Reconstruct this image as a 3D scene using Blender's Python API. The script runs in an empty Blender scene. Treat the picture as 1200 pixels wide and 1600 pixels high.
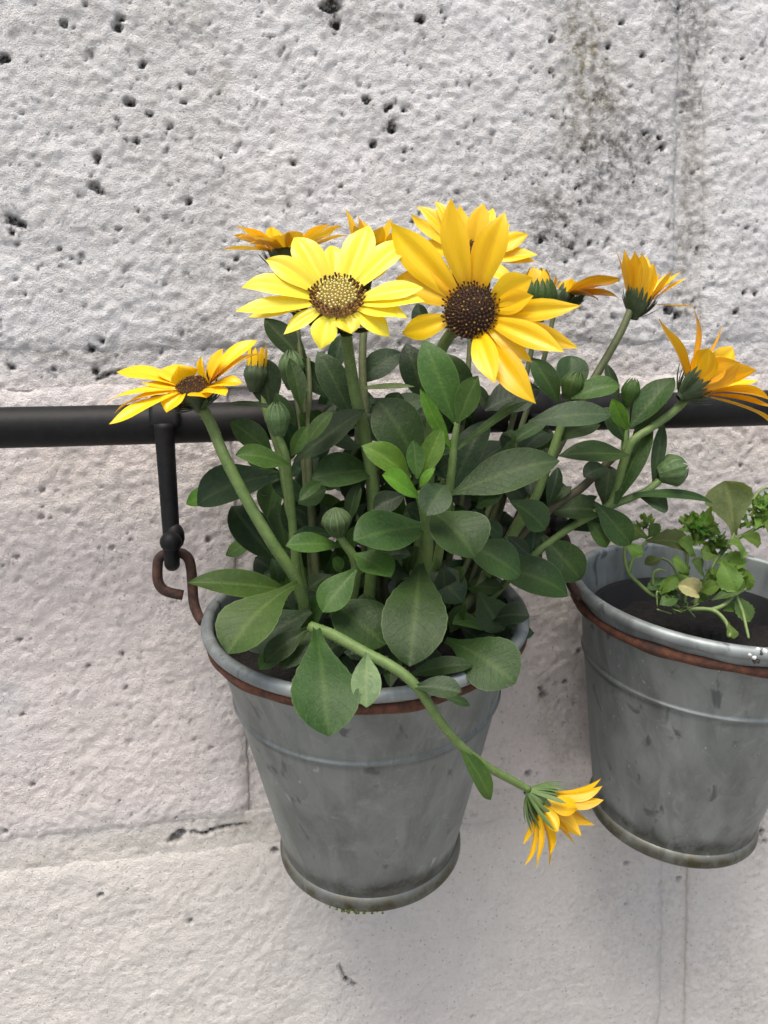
import bpy, math, random
import numpy as np
from mathutils import Vector, Matrix
random.seed(7)
rng = np.random.default_rng(11)
S = bpy.context.scene
COL = S.collection
R = math.radians

# ------------------------------------------------------------------ camera
PITCH, ROLL, YAW, DIST, FPX = 7.0, 1.5, 9.0, 0.366, 1200.0
def _cam():
    p, r, y = R(PITCH), R(ROLL), R(YAW)
    fw = Vector((math.sin(y)*math.cos(p), math.cos(y)*math.cos(p), -math.sin(p)))
    rt = Vector((math.cos(y), -math.sin(y), 0)); up = rt.cross(fw)
    rt2 = rt*math.cos(r) - up*math.sin(r); up2 = up*math.cos(r) + rt*math.sin(r)
    return -fw*DIST, rt2, up2, fw
CC, CR, CU, CF = _cam()
cd = bpy.data.cameras.new('camera'); cam = bpy.data.objects.new('camera', cd); COL.objects.link(cam)
m = Matrix((CR, CU, -CF)).transposed().to_4x4(); m.translation = CC
cam.matrix_world = m
cd.sensor_fit = 'VERTICAL'; cd.sensor_height = 36; cd.sensor_width = 27; cd.lens = 36*FPX/1600
cd.clip_start = 0.01; cd.clip_end = 200
cd.dof.use_dof = True; cd.dof.focus_distance = 0.275; cd.dof.aperture_fstop = 20
S.camera = cam

# ------------------------------------------------------------------ light
SUN_EL, SUN_AZ, SKY, SUN, EXPO = 66, 207, 0.11, 1.5, 0.93
w = bpy.data.worlds.new('World'); S.world = w; w.use_nodes = True
nt = w.node_tree; bg = nt.nodes['Background']
sky = nt.nodes.new('ShaderNodeTexSky'); sky.sky_type = 'NISHITA'; sky.sun_disc = False
sky.sun_elevation = R(SUN_EL); sky.sun_rotation = R(SUN_AZ); sky.air_density = 0.9; sky.dust_density = 5.0; sky.ozone_density = 0.6
nt.links.new(sky.outputs[0], bg.inputs[0]); bg.inputs[1].default_value = SKY
sd = bpy.data.lights.new('sun', 'SUN'); sd.energy = SUN; sd.angle = R(28); sd.color = (1.0, 0.95, 0.87)
so = bpy.data.objects.new('sun', sd); COL.objects.link(so); so.location = (-1, -2, 3)
sdir = Vector((math.sin(R(SUN_AZ))*math.cos(R(SUN_EL)), math.cos(R(SUN_AZ))*math.cos(R(SUN_EL)), math.sin(R(SUN_EL))))
so.rotation_euler = (-sdir).to_track_quat('-Z', 'Y').to_euler()
vs = S.view_settings; vs.view_transform = 'Standard'; vs.look = 'None'; vs.gamma = 1; vs.exposure = EXPO; vs.use_curve_mapping = False

# ------------------------------------------------------------------ helpers
def P(u, v, y):
    """the point of the place seen at photo position (u, v), at depth y in front of the wall (wall is y = 0)"""
    d = CF + CR*((u-600)/FPX) - CU*((v-800)/FPX)
    return CC + d*((y-CC.y)/d.y)
def px(pt):
    return (pt-CC).dot(CF)/FPX          # metres per photo pixel at that point
def to_cam(pt): return (CC-pt).normalized()

def mesh_np(name, verts, quads, smooth=True, uv=None):
    me = bpy.data.meshes.new(name)
    verts = np.asarray(verts, np.float32); quads = np.asarray(quads, np.int32)
    n = len(quads); k = quads.shape[1]
    me.vertices.add(len(verts)); me.vertices.foreach_set('co', verts.ravel())
    me.loops.add(n*k); me.loops.foreach_set('vertex_index', quads.ravel())
    me.polygons.add(n); me.polygons.foreach_set('loop_start', np.arange(0, n*k, k, dtype=np.int32))
    me.polygons.foreach_set('loop_total', np.full(n, k, np.int32))
    if uv is not None:
        l = me.uv_layers.new(name='UVMap'); l.data.foreach_set('uv', np.asarray(uv, np.float32)[quads.ravel()].ravel())
    me.update(calc_edges=True)
    if smooth: me.polygons.foreach_set('use_smooth', np.ones(n, bool))
    return me
class MB:
    def __init__(s): s.v = []; s.f = []; s.m = []; s.uv = []
    def add(s, verts, faces, mat=0, uv=None):
        o = len(s.v); s.v += [tuple(p) for p in verts]; s.f += [tuple(i+o for i in f) for f in faces]; s.m += [mat]*len(faces)
        s.uv += list(uv) if uv is not None else [(0, 0)]*len(verts)
    def tube(s, pts, radii, n=8, mat=0, caps=True):
        pts = [Vector(p) for p in pts]; k = len(pts)
        if not hasattr(radii, '__len__'): radii = [radii]*k
        t0 = (pts[1]-pts[0]).normalized(); a = t0.orthogonal().normalized(); V = []; U = []
        for i, p in enumerate(pts):
            t = (pts[min(i+1, k-1)]-pts[max(i-1, 0)]).normalized()
            a = (a - t*a.dot(t)).normalized(); b = t.cross(a)
            for j in range(n):
                q = 2*math.pi*j/n; V.append(p + (a*math.cos(q)+b*math.sin(q))*radii[i]); U.append((i/(k-1), j/n))
        F = [(i*n+j, i*n+(j+1) % n, (i+1)*n+(j+1) % n, (i+1)*n+j) for i in range(k-1) for j in range(n)]
        if caps: F += [tuple(range(n-1, -1, -1)), tuple((k-1)*n+j for j in range(n))]
        s.add(V, F, mat, U)
    def ball(s, c, r, n=12, mat=0, ax=None, sc=1.0):
        c = Vector(c); ax = (ax or Vector((0, 0, 1))).normalized(); k = max(5, n//2+1)
        pts = [c + ax*(-math.cos(math.pi*i/(k-1))*r*sc) for i in range(k)]
        s.tube(pts, [max(1e-5, math.sin(math.pi*i/(k-1))*r) for i in range(k)], n, mat)
    def lathe(s, prof, n=72, mat=0, M=None, mats=None):
        V = []; F = []; U = []
        for i, (r, z) in enumerate(prof):
            for j in range(n):
                q = 2*math.pi*j/n; p = Vector((r*math.cos(q), r*math.sin(q), z)); V.append(M @ p if M else p); U.append((j/n, i/(len(prof)-1)))
        for i in range(len(prof)-1):
            for j in range(n): F.append((i*n+j, i*n+(j+1) % n, (i+1)*n+(j+1) % n, (i+1)*n+j))
        s.add(V, F, mat, U)
    def build(s, name, mats, parent=None, smooth=True, label=None):
        me = bpy.data.meshes.new(name); me.from_pydata(s.v, [], s.f)
        for mt in (mats if isinstance(mats, (list, tuple)) else [mats]): me.materials.append(mt)
        me.polygons.foreach_set('material_index', s.m)
        l = me.uv_layers.new(name='UVMap')
        idx = np.empty(len(me.loops), np.int32); me.loops.foreach_get('vertex_index', idx)
        l.data.foreach_set('uv', np.asarray(s.uv, np.float32)[idx].ravel())
        if smooth: me.polygons.foreach_set('use_smooth', [True]*len(me.polygons))
        me.update()
        return link(name, me, parent)
def link(name, me, parent=None):
    o = bpy.data.objects.new(name, me); COL.objects.link(o)
    if parent is not None:
        o.parent = parent; o.matrix_parent_inverse = Matrix.Translation(-world_loc(parent))
    return o
def world_loc(o):
    return o['_w'] if False else (WL.get(o.name) or Vector((0, 0, 0)))
WL = {}
def thing(name, loc, label, cat, group=None):
    o = bpy.data.objects.new(name, None); COL.objects.link(o); o.location = loc; WL[o.name] = Vector(loc)
    o.empty_display_size = 0.02
    return tag(o, label, cat, group)
def tag(o, label=None, cat=None, group=None, kind=None):
    for k, v in (('label', label), ('category', cat), ('group', group), ('kind', kind)):
        if v: o[k] = v
    return o
def smooth_path(pts, n=6):
    pts = [Vector(p) for p in pts]; q = [pts[0]*2-pts[1]] + pts + [pts[-1]*2-pts[-2]]; out = []
    for i in range(1, len(q)-2):
        a, b, c, d = q[i-1:i+3]
        for k in range(n):
            t = k/n; out.append(0.5*((2*b)+(c-a)*t+(2*a-5*b+4*c-d)*t*t+(3*b-a-3*c+d)*t*t*t))
    out.append(pts[-1]); return out

# ------------------------------------------------------------------ numpy noise
_T = rng.random((8, 256, 256)).astype(np.float32)
def vn(x, z, s):
    xi = np.floor(x).astype(int); zi = np.floor(z).astype(int); fx = x-xi; fz = z-zi
    fx = fx*fx*(3-2*fx); fz = fz*fz*(3-2*fz); t = _T[s % 8]; o = s*37
    g = lambda a, b: t[(xi+a+o) & 255, (zi+b+o*3) & 255]
    return (g(0, 0)*(1-fx)+g(1, 0)*fx)*(1-fz)+(g(0, 1)*(1-fx)+g(1, 1)*fx)*fz
def fbm(x, z, f, s, o=3, gain=.5):
    r = 0; a = 1; t = 0
    for i in range(o):
        c, sn = math.cos(.6+i), math.sin(.6+i)
        r = r+a*vn((x*c-z*sn)*f, (x*sn+z*c)*f, s+i); t += a; a *= gain; f *= 2.03
    return r/t
def sst(a, b, x):
    t = np.clip((x-a)/(b-a), 0, 1); return t*t*(3-2*t)

# ------------------------------------------------------------------ materials
def mat(name):
    m = bpy.data.materials.new(name); m.use_nodes = True; t = m.node_tree
    return m, t, t.nodes['Principled BSDF'], (lambda k, **kw: _n(t, k, kw))
def _n(t, k, kw):
    n = t.nodes.new(k)
    for a, b in kw.items():
        if a.startswith('i_'):
            key = a[2:]; n.inputs[int(key) if key.isdigit() else key].default_value = b
        else: setattr(n, a, b)
    return n
def ramp(t, fac, stops):
    r = t.nodes.new('ShaderNodeValToRGB'); e = r.color_ramp.elements
    while len(e) < len(stops): e.new(0.5)
    for el, (p, c) in zip(e, stops): el.position = p; el.color = tuple(c)+(1,) if len(c) == 3 else c
    t.links.new(fac, r.inputs[0]); return r.outputs[0]
def mixc(t, fac, a, b, mode='MIX'):
    n = t.nodes.new('ShaderNodeMix'); n.data_type = 'RGBA'; n.blend_type = mode; n.clamp_factor = True
    for i, s in ((0, fac), (6, a), (7, b)):
        if hasattr(s, 'is_linked') or hasattr(s, 'links'): t.links.new(s, n.inputs[i])
        else: n.inputs[i].default_value = s if i == 0 else (tuple(s)+(1,) if len(s) == 3 else s)
    return n.outputs[2]
def math_(t, op, a, b=None):
    n = t.nodes.new('ShaderNodeMath'); n.operation = op
    for i, s in ((0, a), (1, b)):
        if s is None: continue
        if hasattr(s, 'links'): t.links.new(s, n.inputs[i])
        else: n.inputs[i].default_value = s
    return n.outputs[0]
def noise(t, scale, detail=4, rough=.55, coord=None, dist=0):
    n = t.nodes.new('ShaderNodeTexNoise'); n.inputs['Scale'].default_value = scale; n.inputs['Detail'].default_value = detail
    n.inputs['Roughness'].default_value = rough; n.inputs['Distortion'].default_value = dist
    c = coord or geo(t); t.links.new(c, n.inputs['Vector']); return n.outputs['Fac']
def geo(t):
    for n in t.nodes:
        if n.bl_idname == 'ShaderNodeTexCoord': return n.outputs['Object']
    return t.nodes.new('ShaderNodeTexCoord').outputs['Object']
def bump(t, b, h, strength, dist):
    n = t.nodes.new('ShaderNodeBump'); n.inputs['Strength'].default_value = strength; n.inputs['Distance'].default_value = dist
    t.links.new(h, n.inputs['Height']); t.links.new(n.outputs[0], b.inputs['Normal'])

def wall_material():
    m, t, b, N = mat('painted_concrete')
    at = N('ShaderNodeAttribute', attribute_name='stain'); sep = N('ShaderNodeSeparateColor'); t.links.new(at.outputs['Color'], sep.inputs[0])
    dark, brown, pink = sep.outputs
    f1 = noise(t, 420, 6, .65); f2 = noise(t, 60, 5, .6); f3 = noise(t, 1500, 3, .6)
    base0 = mixc(t, at.outputs['Alpha'], (.665, .645, .60), (.66, .668, .672)); base = mixc(t, pink, base0, (.69, .640, .618))
    base = mixc(t, ramp(t, f2, [(.35, (0, 0, 0)), (.75, (.4, .4, .4))]), base, (.52, .51, .48))
    vo = N('ShaderNodeTexVoronoi', feature='F1'); vo.inputs['Scale'].default_value = 520; t.links.new(geo(t), vo.inputs['Vector']); vc = N('ShaderNodeSeparateColor'); t.links.new(vo.outputs['Color'], vc.inputs[0])
    dot = math_(t, 'MULTIPLY', math_(t, 'LESS_THAN', math_(t, 'ADD', vo.outputs['Distance'], math_(t, 'MULTIPLY', f3, .3)), .38), math_(t, 'GREATER_THAN', vc.outputs[0], .86))
    base = mixc(t, math_(t, 'MULTIPLY', dot, .6), base, (.20, .19, .17))
    base = mixc(t, ramp(t, f1, [(.5, (0, 0, 0)), (.72, (.35, .35, .35))]), base, (.42, .41, .39))
    bf = math_(t, 'MULTIPLY', brown, ramp(t, f1, [(.34, (.25,)*3), (.6, (1, 1, 1))]))
    base = mixc(t, bf, base, (.19, .175, .115))
    df = math_(t, 'MULTIPLY', dark, ramp(t, f1, [(.36, (.2,)*3), (.56, (1.25,)*3)]))
    base = mixc(t, df, base, (.05, .049, .043))
    t.links.new(base, b.inputs['Base Color']); b.inputs['Roughness'].default_value = .88; b.inputs['Specular IOR Level'].default_value = .25
    h = math_(t, 'ADD', math_(t, 'MULTIPLY', f1, 1.0), math_(t, 'MULTIPLY', f3, .75))
    bump(t, b, h, .75, .0016)
    return m
def zinc(name, c0, c1, dirt_tone=True):
    m, t, b, N = mat(name)
    v = N('ShaderNodeTexVoronoi', feature='F1'); v.inputs['Scale'].default_value = 120; v.inputs['Randomness'].default_value = 1
    mp = N('ShaderNodeMapping'); mp.inputs['Scale'].default_value = (1, 1, .45); t.links.new(geo(t), mp.inputs[0])
    nz = noise(t, 34, 7, .72, mp.outputs[0], 1.2); t.links.new(mp.outputs[0], v.inputs['Vector'])
    sepc = N('ShaderNodeSeparateColor'); t.links.new(v.outputs['Color'], sepc.inputs[0])
    c = mixc(t, ramp(t, nz, [(.3, (0, 0, 0)), (.72, (1, 1, 1))]), c0, c1)
    c = mixc(t, math_(t, 'MULTIPLY', sepc.outputs[0], .16), c, (.42, .45, .45))
    m3 = N('ShaderNodeMapping'); m3.inputs['Scale'].default_value = (1, 1, .10); t.links.new(geo(t), m3.inputs[0])
    c = mixc(t, ramp(t, noise(t, 75, 5, .65, m3.outputs[0], .4), [(.48, (0, 0, 0)), (.70, (.5,)*3)]), c, (.085, .095, .085))
    c = mixc(t, ramp(t, noise(t, 55, 6, .75, None, 1.0), [(.56, (0, 0, 0)), (.68, (.35,)*3)]), c, (.36, .385, .365))
    sp = noise(t, 130, 3, .5, mp.outputs[0], .6)
    c = mixc(t, ramp(t, sp, [(.63, (0, 0, 0)), (.70, (.75,)*3)]), c, (.075, .085, .085))
    sp2 = noise(t, 210, 2, .5, mp.outputs[0], 1.5)
    c = mixc(t, ramp(t, sp2, [(.70, (0, 0, 0)), (.76, (.5,)*3)]), c, (.5, .52, .5))
    at = N('ShaderNodeAttribute', attribute_name='dirt_tone'); s2 = N('ShaderNodeSeparateColor'); t.links.new(at.outputs['Color'], s2.inputs[0])
    dn = ramp(t, noise(t, 90, 6, .7), [(.35, (.3,)*3), (.6, (1, 1, 1))])
    c = mixc(t, math_(t, 'MULTIPLY', s2.outputs[0], dn), c, (.045, .047, .045))
    c = mixc(t, math_(t, 'MULTIPLY', s2.outputs[1], dn), c, (.20, .185, .135))
    c = mixc(t, math_(t, 'MULTIPLY', s2.outputs[2], dn), c, (.050, .047, .022))
    t.links.new(c, b.inputs['Base Color'])
    b.inputs['Metallic'].default_value = .5
    t.links.new(ramp(t, nz, [(.3, (.42,)*3), (.7, (.62,)*3)]), b.inputs['Roughness'])
    bump(t, b, noise(t, 160, 5, .6), .22, .0006)
    return m
def rust(name, a, c, d):
    m, t, b, N = mat(name); n1 = noise(t, 330, 6, .7); n2 = noise(t, 90, 4, .6)
    col = mixc(t, ramp(t, n1, [(.38, (0, 0, 0)), (.62, (1, 1, 1))]), a, c)
    col = mixc(t, ramp(t, n2, [(.5, (0, 0, 0)), (.7, (.8,)*3)]), col, d)
    t.links.new(col, b.inputs['Base Color']); b.inputs['Roughness'].default_value = .8; b.inputs['Metallic'].default_value = .1
    bump(t, b, n1, .6, .0006); return m
def black_metal():
    m, t, b, N = mat('black_painted_metal'); n1 = noise(t, 300, 5, .65)
    col = mixc(t, ramp(t, n1, [(.3, (0, 0, 0)), (.7, (1, 1, 1))]), (.005, .0055, .006), (.012, .0125, .0135))
    n2 = noise(t, 70, 6, .7)
    col = mixc(t, ramp(t, n2, [(.64, (0, 0, 0)), (.72, (.6,)*3)]), col, (.06, .03, .024))
    t.links.new(col, b.inputs['Base Color']); b.inputs['Roughness'].default_value = .55; b.inputs['Specular IOR Level'].default_value = .22
    bump(t, b, n1, .25, .0004); return m
def leaf_mat(name, c, rib=.22, trans=.22, spots=False):
    m, t, b, N = mat(name)
    uvn = N('ShaderNodeUVMap', uv_map='UVMap'); sx = N('ShaderNodeSeparateXYZ'); t.links.new(uvn.outputs[0], sx.inputs[0])
    across = math_(t, 'ABSOLUTE', math_(t, 'SUBTRACT', sx.outputs[1], .5))        # 0 midrib .. .5 margin
    oi = N('ShaderNodeObjectInfo')
    n1 = noise(t, 90, 5, .6); n2 = noise(t, 900, 4, .65)
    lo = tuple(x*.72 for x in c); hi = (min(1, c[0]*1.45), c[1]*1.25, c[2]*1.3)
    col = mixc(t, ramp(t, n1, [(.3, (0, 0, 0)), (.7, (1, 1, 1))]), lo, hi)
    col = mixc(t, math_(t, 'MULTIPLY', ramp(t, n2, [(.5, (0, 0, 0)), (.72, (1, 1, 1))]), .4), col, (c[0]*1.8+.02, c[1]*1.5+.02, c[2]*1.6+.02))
    var = N('ShaderNodeHueSaturation'); t.links.new(col, var.inputs['Color'])
    t.links.new(math_(t, 'ADD', math_(t, 'MULTIPLY', oi.outputs['Random'], .022), .489), var.inputs['Hue'])
    t.links.new(math_(t, 'ADD', math_(t, 'MULTIPLY', oi.outputs['Random'], .45), .78), var.inputs['Value'])
    col = var.outputs[0]
    # side veins leave the midrib at an angle
    wv = math_(t, 'SINE', math_(t, 'MULTIPLY', math_(t, 'SUBTRACT', sx.outputs[0], math_(t, 'MULTIPLY', across, .5)), 62))
    vein = ramp(t, wv, [(.92, (0, 0, 0)), (1.0, (.05,)*3)])
    col = mixc(t, vein, col, (c[0]*2.2+.04, c[1]*1.8+.05, c[2]*1.8+.02))
    col = mixc(t, ramp(t, across, [(.0, (rib,)*3), (.035, (rib*.6,)*3), (.075, (0, 0, 0))]), col, (c[0]*2.4+.08, c[1]*1.7+.10, c[2]*2+.03))
    col = mixc(t, ramp(t, across, [(.478, (0, 0, 0)), (.5, (.5,)*3)]), col, (c[0]*2+.09, c[1]*1.6+.11, c[2]*2+.05))
    if spots:
        col = mixc(t, ramp(t, noise(t, 260, 4, .6), [(.6, (0, 0, 0)), (.66, (.9,)*3)]), col, (.05, .03, .015))
    t.links.new(col, b.inputs['Base Color']); b.inputs['Roughness'].default_value = .52; b.inputs['Specular IOR Level'].default_value = .36
    b.inputs['Sheen Weight'].default_value = .03
    h = math_(t, 'ADD', math_(t, 'ADD', math_(t, 'MULTIPLY', n2, .5), math_(t, 'MULTIPLY', n1, 1.6)), math_(t, 'MULTIPLY', vein, -2.5))
    bump(t, b, h, .5, .0008)
    tr = N('ShaderNodeBsdfTranslucent'); t.links.new(mixc(t, 1, col, (1.5, 1.5, .6, 1), 'MULTIPLY'), tr.inputs[0])
    ms = N('ShaderNodeMixShader'); ms.inputs[0].default_value = trans
    out = t.nodes['Material Output']
    t.links.new(b.outputs[0], ms.inputs[1]); t.links.new(tr.outputs[0], ms.inputs[2]); t.links.new(ms.outputs[0], out.inputs[0])
    return m
def petal_mat(name, c, under, base=None):
    m, t, b, N = mat(name)
    uvn = N('ShaderNodeUVMap', uv_map='UVMap'); sx = N('ShaderNodeSeparateXYZ'); t.links.new(uvn.outputs[0], sx.inputs[0])
    oi = N('ShaderNodeObjectInfo')
    mp = N('ShaderNodeCombineXYZ'); t.links.new(math_(t, 'MULTIPLY', sx.outputs[0], 1.3), mp.inputs[0]); t.links.new(math_(t, 'MULTIPLY', sx.outputs[1], 16), mp.inputs[1])
    t.links.new(math_(t, 'MULTIPLY', oi.outputs['Random'], 30), mp.inputs[2])
    st = noise(t, 1.0, 4, .6, mp.outputs[0])
    col = mixc(t, ramp(t, st, [(.3, (0, 0, 0)), (.7, (1, 1, 1))]), (c[0]*.97, c[1]*.92, c[2]*.8), c)
    if base: col = mixc(t, ramp(t, sx.outputs[0], [(.0, (.75,)*3), (.22, (0, 0, 0))]), col, base)
    un = mixc(t, ramp(t, st, [(.38, (0, 0, 0)), (.62, (1, 1, 1))]), under, tuple(.45*a+.55*b_ for a, b_ in zip(c, under)))
    g = N('ShaderNodeNewGeometry')
    col = mixc(t, g.outputs['Backfacing'], col, un)
    var = N('ShaderNodeHueSaturation'); t.links.new(col, var.inputs['Color'])
    t.links.new(math_(t, 'ADD', math_(t, 'MULTIPLY', oi.outputs['Random'], .012), .494), var.inputs['Hue'])
    t.links.new(math_(t, 'ADD', math_(t, 'MULTIPLY', oi.outputs['Random'], .14), .92), var.inputs['Value'])
    t.links.new(var.outputs[0], b.inputs['Base Color'])
    b.inputs['Roughness'].default_value = .36; b.inputs['Specular IOR Level'].default_value = .5
    bump(t, b, st, .22, .0006)
    tr = N('ShaderNodeBsdfTranslucent'); t.links.new(var.outputs[0], tr.inputs[0])
    ms = N('ShaderNodeMixShader'); ms.inputs[0].default_value = .3; out = t.nodes['Material Output']
    t.links.new(b.outputs[0], ms.inputs[1]); t.links.new(tr.outputs[0], ms.inputs[2]); t.links.new(ms.outputs[0], out.inputs[0])
    return m
def plain(name, a, c, scale=200, rough=.7, bmp=.3, dist=.0006):
    m, t, b, N = mat(name); n = noise(t, scale, 5, .6)
    t.links.new(mixc(t, ramp(t, n, [(.3, (0, 0, 0)), (.7, (1, 1, 1))]), a, c), b.inputs['Base Color'])
    b.inputs['Roughness'].default_value = rough; bump(t, b, n, bmp, dist); return m

M_WALL = wall_material()
M_ZINC = zinc('weathered_zinc', (.135, .156, .150), (.250, .275, .266))
M_RIM = zinc('zinc_rim', (.19, .222, .225), (.30, .335, .335))
M_RUST = rust('rusty_wire', (.045, .018, .011), (.125, .044, .020), (.018, .011, .009))
M_LINK = rust('rusty_link', (.030, .016, .012), (.085, .040, .024), (.016, .011, .010))
M_BLACK = black_metal()
M_PLASTIC = plain('black_plastic', (.006, .007, .008), (.013, .014, .016), 120, .7, .1); M_PLASTIC.node_tree.nodes['Principled BSDF'].inputs['Specular IOR Level'].default_value = .2
M_SOIL = plain('potting_soil', (.003, .003, .003), (.014, .011, .009), 500, .95, 1.0, .003)
M_GROUND = plain('ground_paving', (.20, .19, .18), (.34, .33, .31), 12, .9, .3, .004)
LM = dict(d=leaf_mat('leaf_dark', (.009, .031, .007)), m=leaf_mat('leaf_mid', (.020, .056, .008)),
          l=leaf_mat('leaf_light', (.037, .094, .012)), b=leaf_mat('leaf_bright', (.075, .19, .014), trans=.32),
          g=leaf_mat('leaf_grey', (.027, .060, .020)), p=leaf_mat('leaf_pale', (.20, .29, .12), trans=.35),
          s=leaf_mat('leaf_spotted', (.105, .175, .070), spots=True), c=leaf_mat('leaf_dried', (.34, .36, .15), trans=.1),
          h=leaf_mat('herb_leaf', (.11, .22, .035), trans=.35), k=leaf_mat('herb_leaf_dark', (.065, .14, .03), trans=.3),
          w=leaf_mat('herb_leaf_wilting', (.075, .12, .025), trans=.25))
M_STEM = plain('green_stem', (.075, .135, .030), (.13, .20, .055), 260, .6, .35)
M_STEMD = plain('dull_stem', (.055, .075, .025), (.10, .12, .045), 260, .65, .35)
M_STEMB = plain('brown_stem', (.045, .040, .022), (.085, .075, .035), 260, .7, .4)
M_HERBSTEM = plain('herb_stem', (.12, .20, .05), (.22, .30, .10), 300, .55, .2)
M_HAIR = plain('stem_hair', (.40, .45, .30), (.5, .55, .4), 100, .6, .1)
M_CALYX = plain('calyx_green', (.022, .045, .018), (.055, .085, .030), 300, .6, .4)
M_CALYXL = plain('calyx_light_green', (.07, .13, .035), (.11, .17, .05), 300, .6, .4)
M_BUD = leaf_mat('bud_bract', (.060, .120, .040), rib=.5, trans=.1)
PM = dict(y=petal_mat('petal_lemon', (.97, .86, .06), (.78, .50, .02)),
          g=petal_mat('petal_gold', (.95, .64, .008), (.78, .40, .01), base=(.90, .48, .02)),
          o=petal_mat('petal_orange', (.90, .56, .008), (.55, .25, .012)),
          w=petal_mat('petal_old', (.92, .60, .008), (.72, .42, .012)))
M_DISC = plain('disc_dark', (.018, .010, .006), (.05, .028, .012), 600, .8)
M_FLD = plain('floret_maroon', (.028, .010, .008), (.085, .032, .016), 500, .7)
M_FLB = plain('floret_brown', (.20, .10, .025), (.36, .20, .05), 500, .7)
M_FLY = plain('floret_yellow', (.62, .56, .16), (.80, .74, .32), 500, .6)
M_MOSS = plain('moss', (.05, .08, .012), (.13, .17, .03), 400, .9)
M_SPLASH = plain('dried_splash', (.55, .55, .53), (.72, .72, .70), 300, .7)
M_SPLASHD = plain('dried_splash_dark', (.02, .02, .018), (.05, .05, .04), 300, .7)

# ------------------------------------------------------------------ ground
GZ = -1.05
gm = mesh_np('ground', [(-30, -60, GZ), (30, -60, GZ), (30, .2, GZ), (-30, .2, GZ)], [(0, 1, 2, 3)], False); gm.materials.append(M_GROUND)
tag(link('ground', gm), kind='structure')

# ------------------------------------------------------------------ wall of painted concrete blocks
MJ = .013
Z1 = P(200, 551, 0).z; Z2 = P(400, 1279, 0).z            # lower edges of the two upper courses in view
COURSE = Z1-Z2
XJ1 = P(1082, 240, 0).x; XJ2 = P(410, 1190, 0).x; XJ3 = P(1055, 1490, 0).x
STAINS = []   # (u, v, half width px, half height px, strength, channel)
for a in [(1078, 20, 34, 75, 1.0, 0), (1040, 30, 22, 40, .7, 0), (1082, 130, 16, 80, .6, 0), (1084, 300, 20, 190, .3, 0), (1080, 260, 24, 170, .6, 1), (908, 40, 44, 80, 1.0, 1), (895, 20, 30, 30, .45, 0), (930, 150, 55, 75, .9, 1),
          (940, 130, 22, 18, .5, 0), (945, 225, 62, 70, .7, 0), (925, 310, 95, 85, .6, 0), (870, 345, 70, 40, .55, 0), (850, 375, 35, 22, .7, 0), (885, 380, 20, 14, .6, 0), (900, 225, 40, 25, .45, 1), (990, 100, 60, 50, .25, 1), (1010, 280, 70, 160, .34, 0),
          (850, 320, 35, 20, .5, 1), (1010, 205, 26, 28, .6, 0), (1060, 485, 24, 22, 1.0, 0), (1085, 470, 22, 25, .7, 0), (1150, 350, 60, 160, .18, 0), (1160, 470, 40, 40, .3, 0), (1160, 30, 40, 60, .12, 0), (1070, 400, 16, 60, .4, 1),
          (600, 185, 36, 26, .45, 0), (610, 200, 12, 14, .9, 0), (575, 160, 9, 9, .8, 0), (583, 225, 6, 9, .8, 0), (518, 12, 16, 18, 1.1, 0), (522, 38, 8, 12, 1, 0), (575, 20, 60, 30, .45, 1), (655, 28, 8, 12, .9, 0), (690, 18, 18, 12, .5, 0),
          (340, 130, 28, 26, .4, 1), (300, 20, 40, 30, .3, 1), (25, 350, 16, 22, .9, 0), (12, 330, 8, 14, .7, 0), (5, 92, 9, 7, 1.2, 0), (760, 280, 130, 100, .28, 0), (1100, 1480, 30, 160, .10, 0), (1160, 1560, 60, 80, .35, 0), (1140, 1470, 40, 70, .2, 0), (1190, 1300, 12, 40, .5, 0), (950, 1400, 90, 40, .16, 0), (990, 1480, 60, 60, .16, 0),
          (380, 1290, 50, 16, .5, 1), (200, 1318, 60, 10, .35, 1), (60, 1345, 60, 7, .3, 1), (390, 1150, 6, 80, .3, 1), (60, 555, 90, 6, .5, 1), (180, 550, 60, 10, .5, 1), (150, 560, 10, 30, .55, 0), (175, 590, 14, 12, .5, 1), (850, 1090, 14, 60, .5, 1), (870, 1180, 22, 40, .35, 1), (300, 800, 60, 120, .1, 1), (15, 690, 30, 6, .3, 1)]:
    STAINS.append(a)
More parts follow.
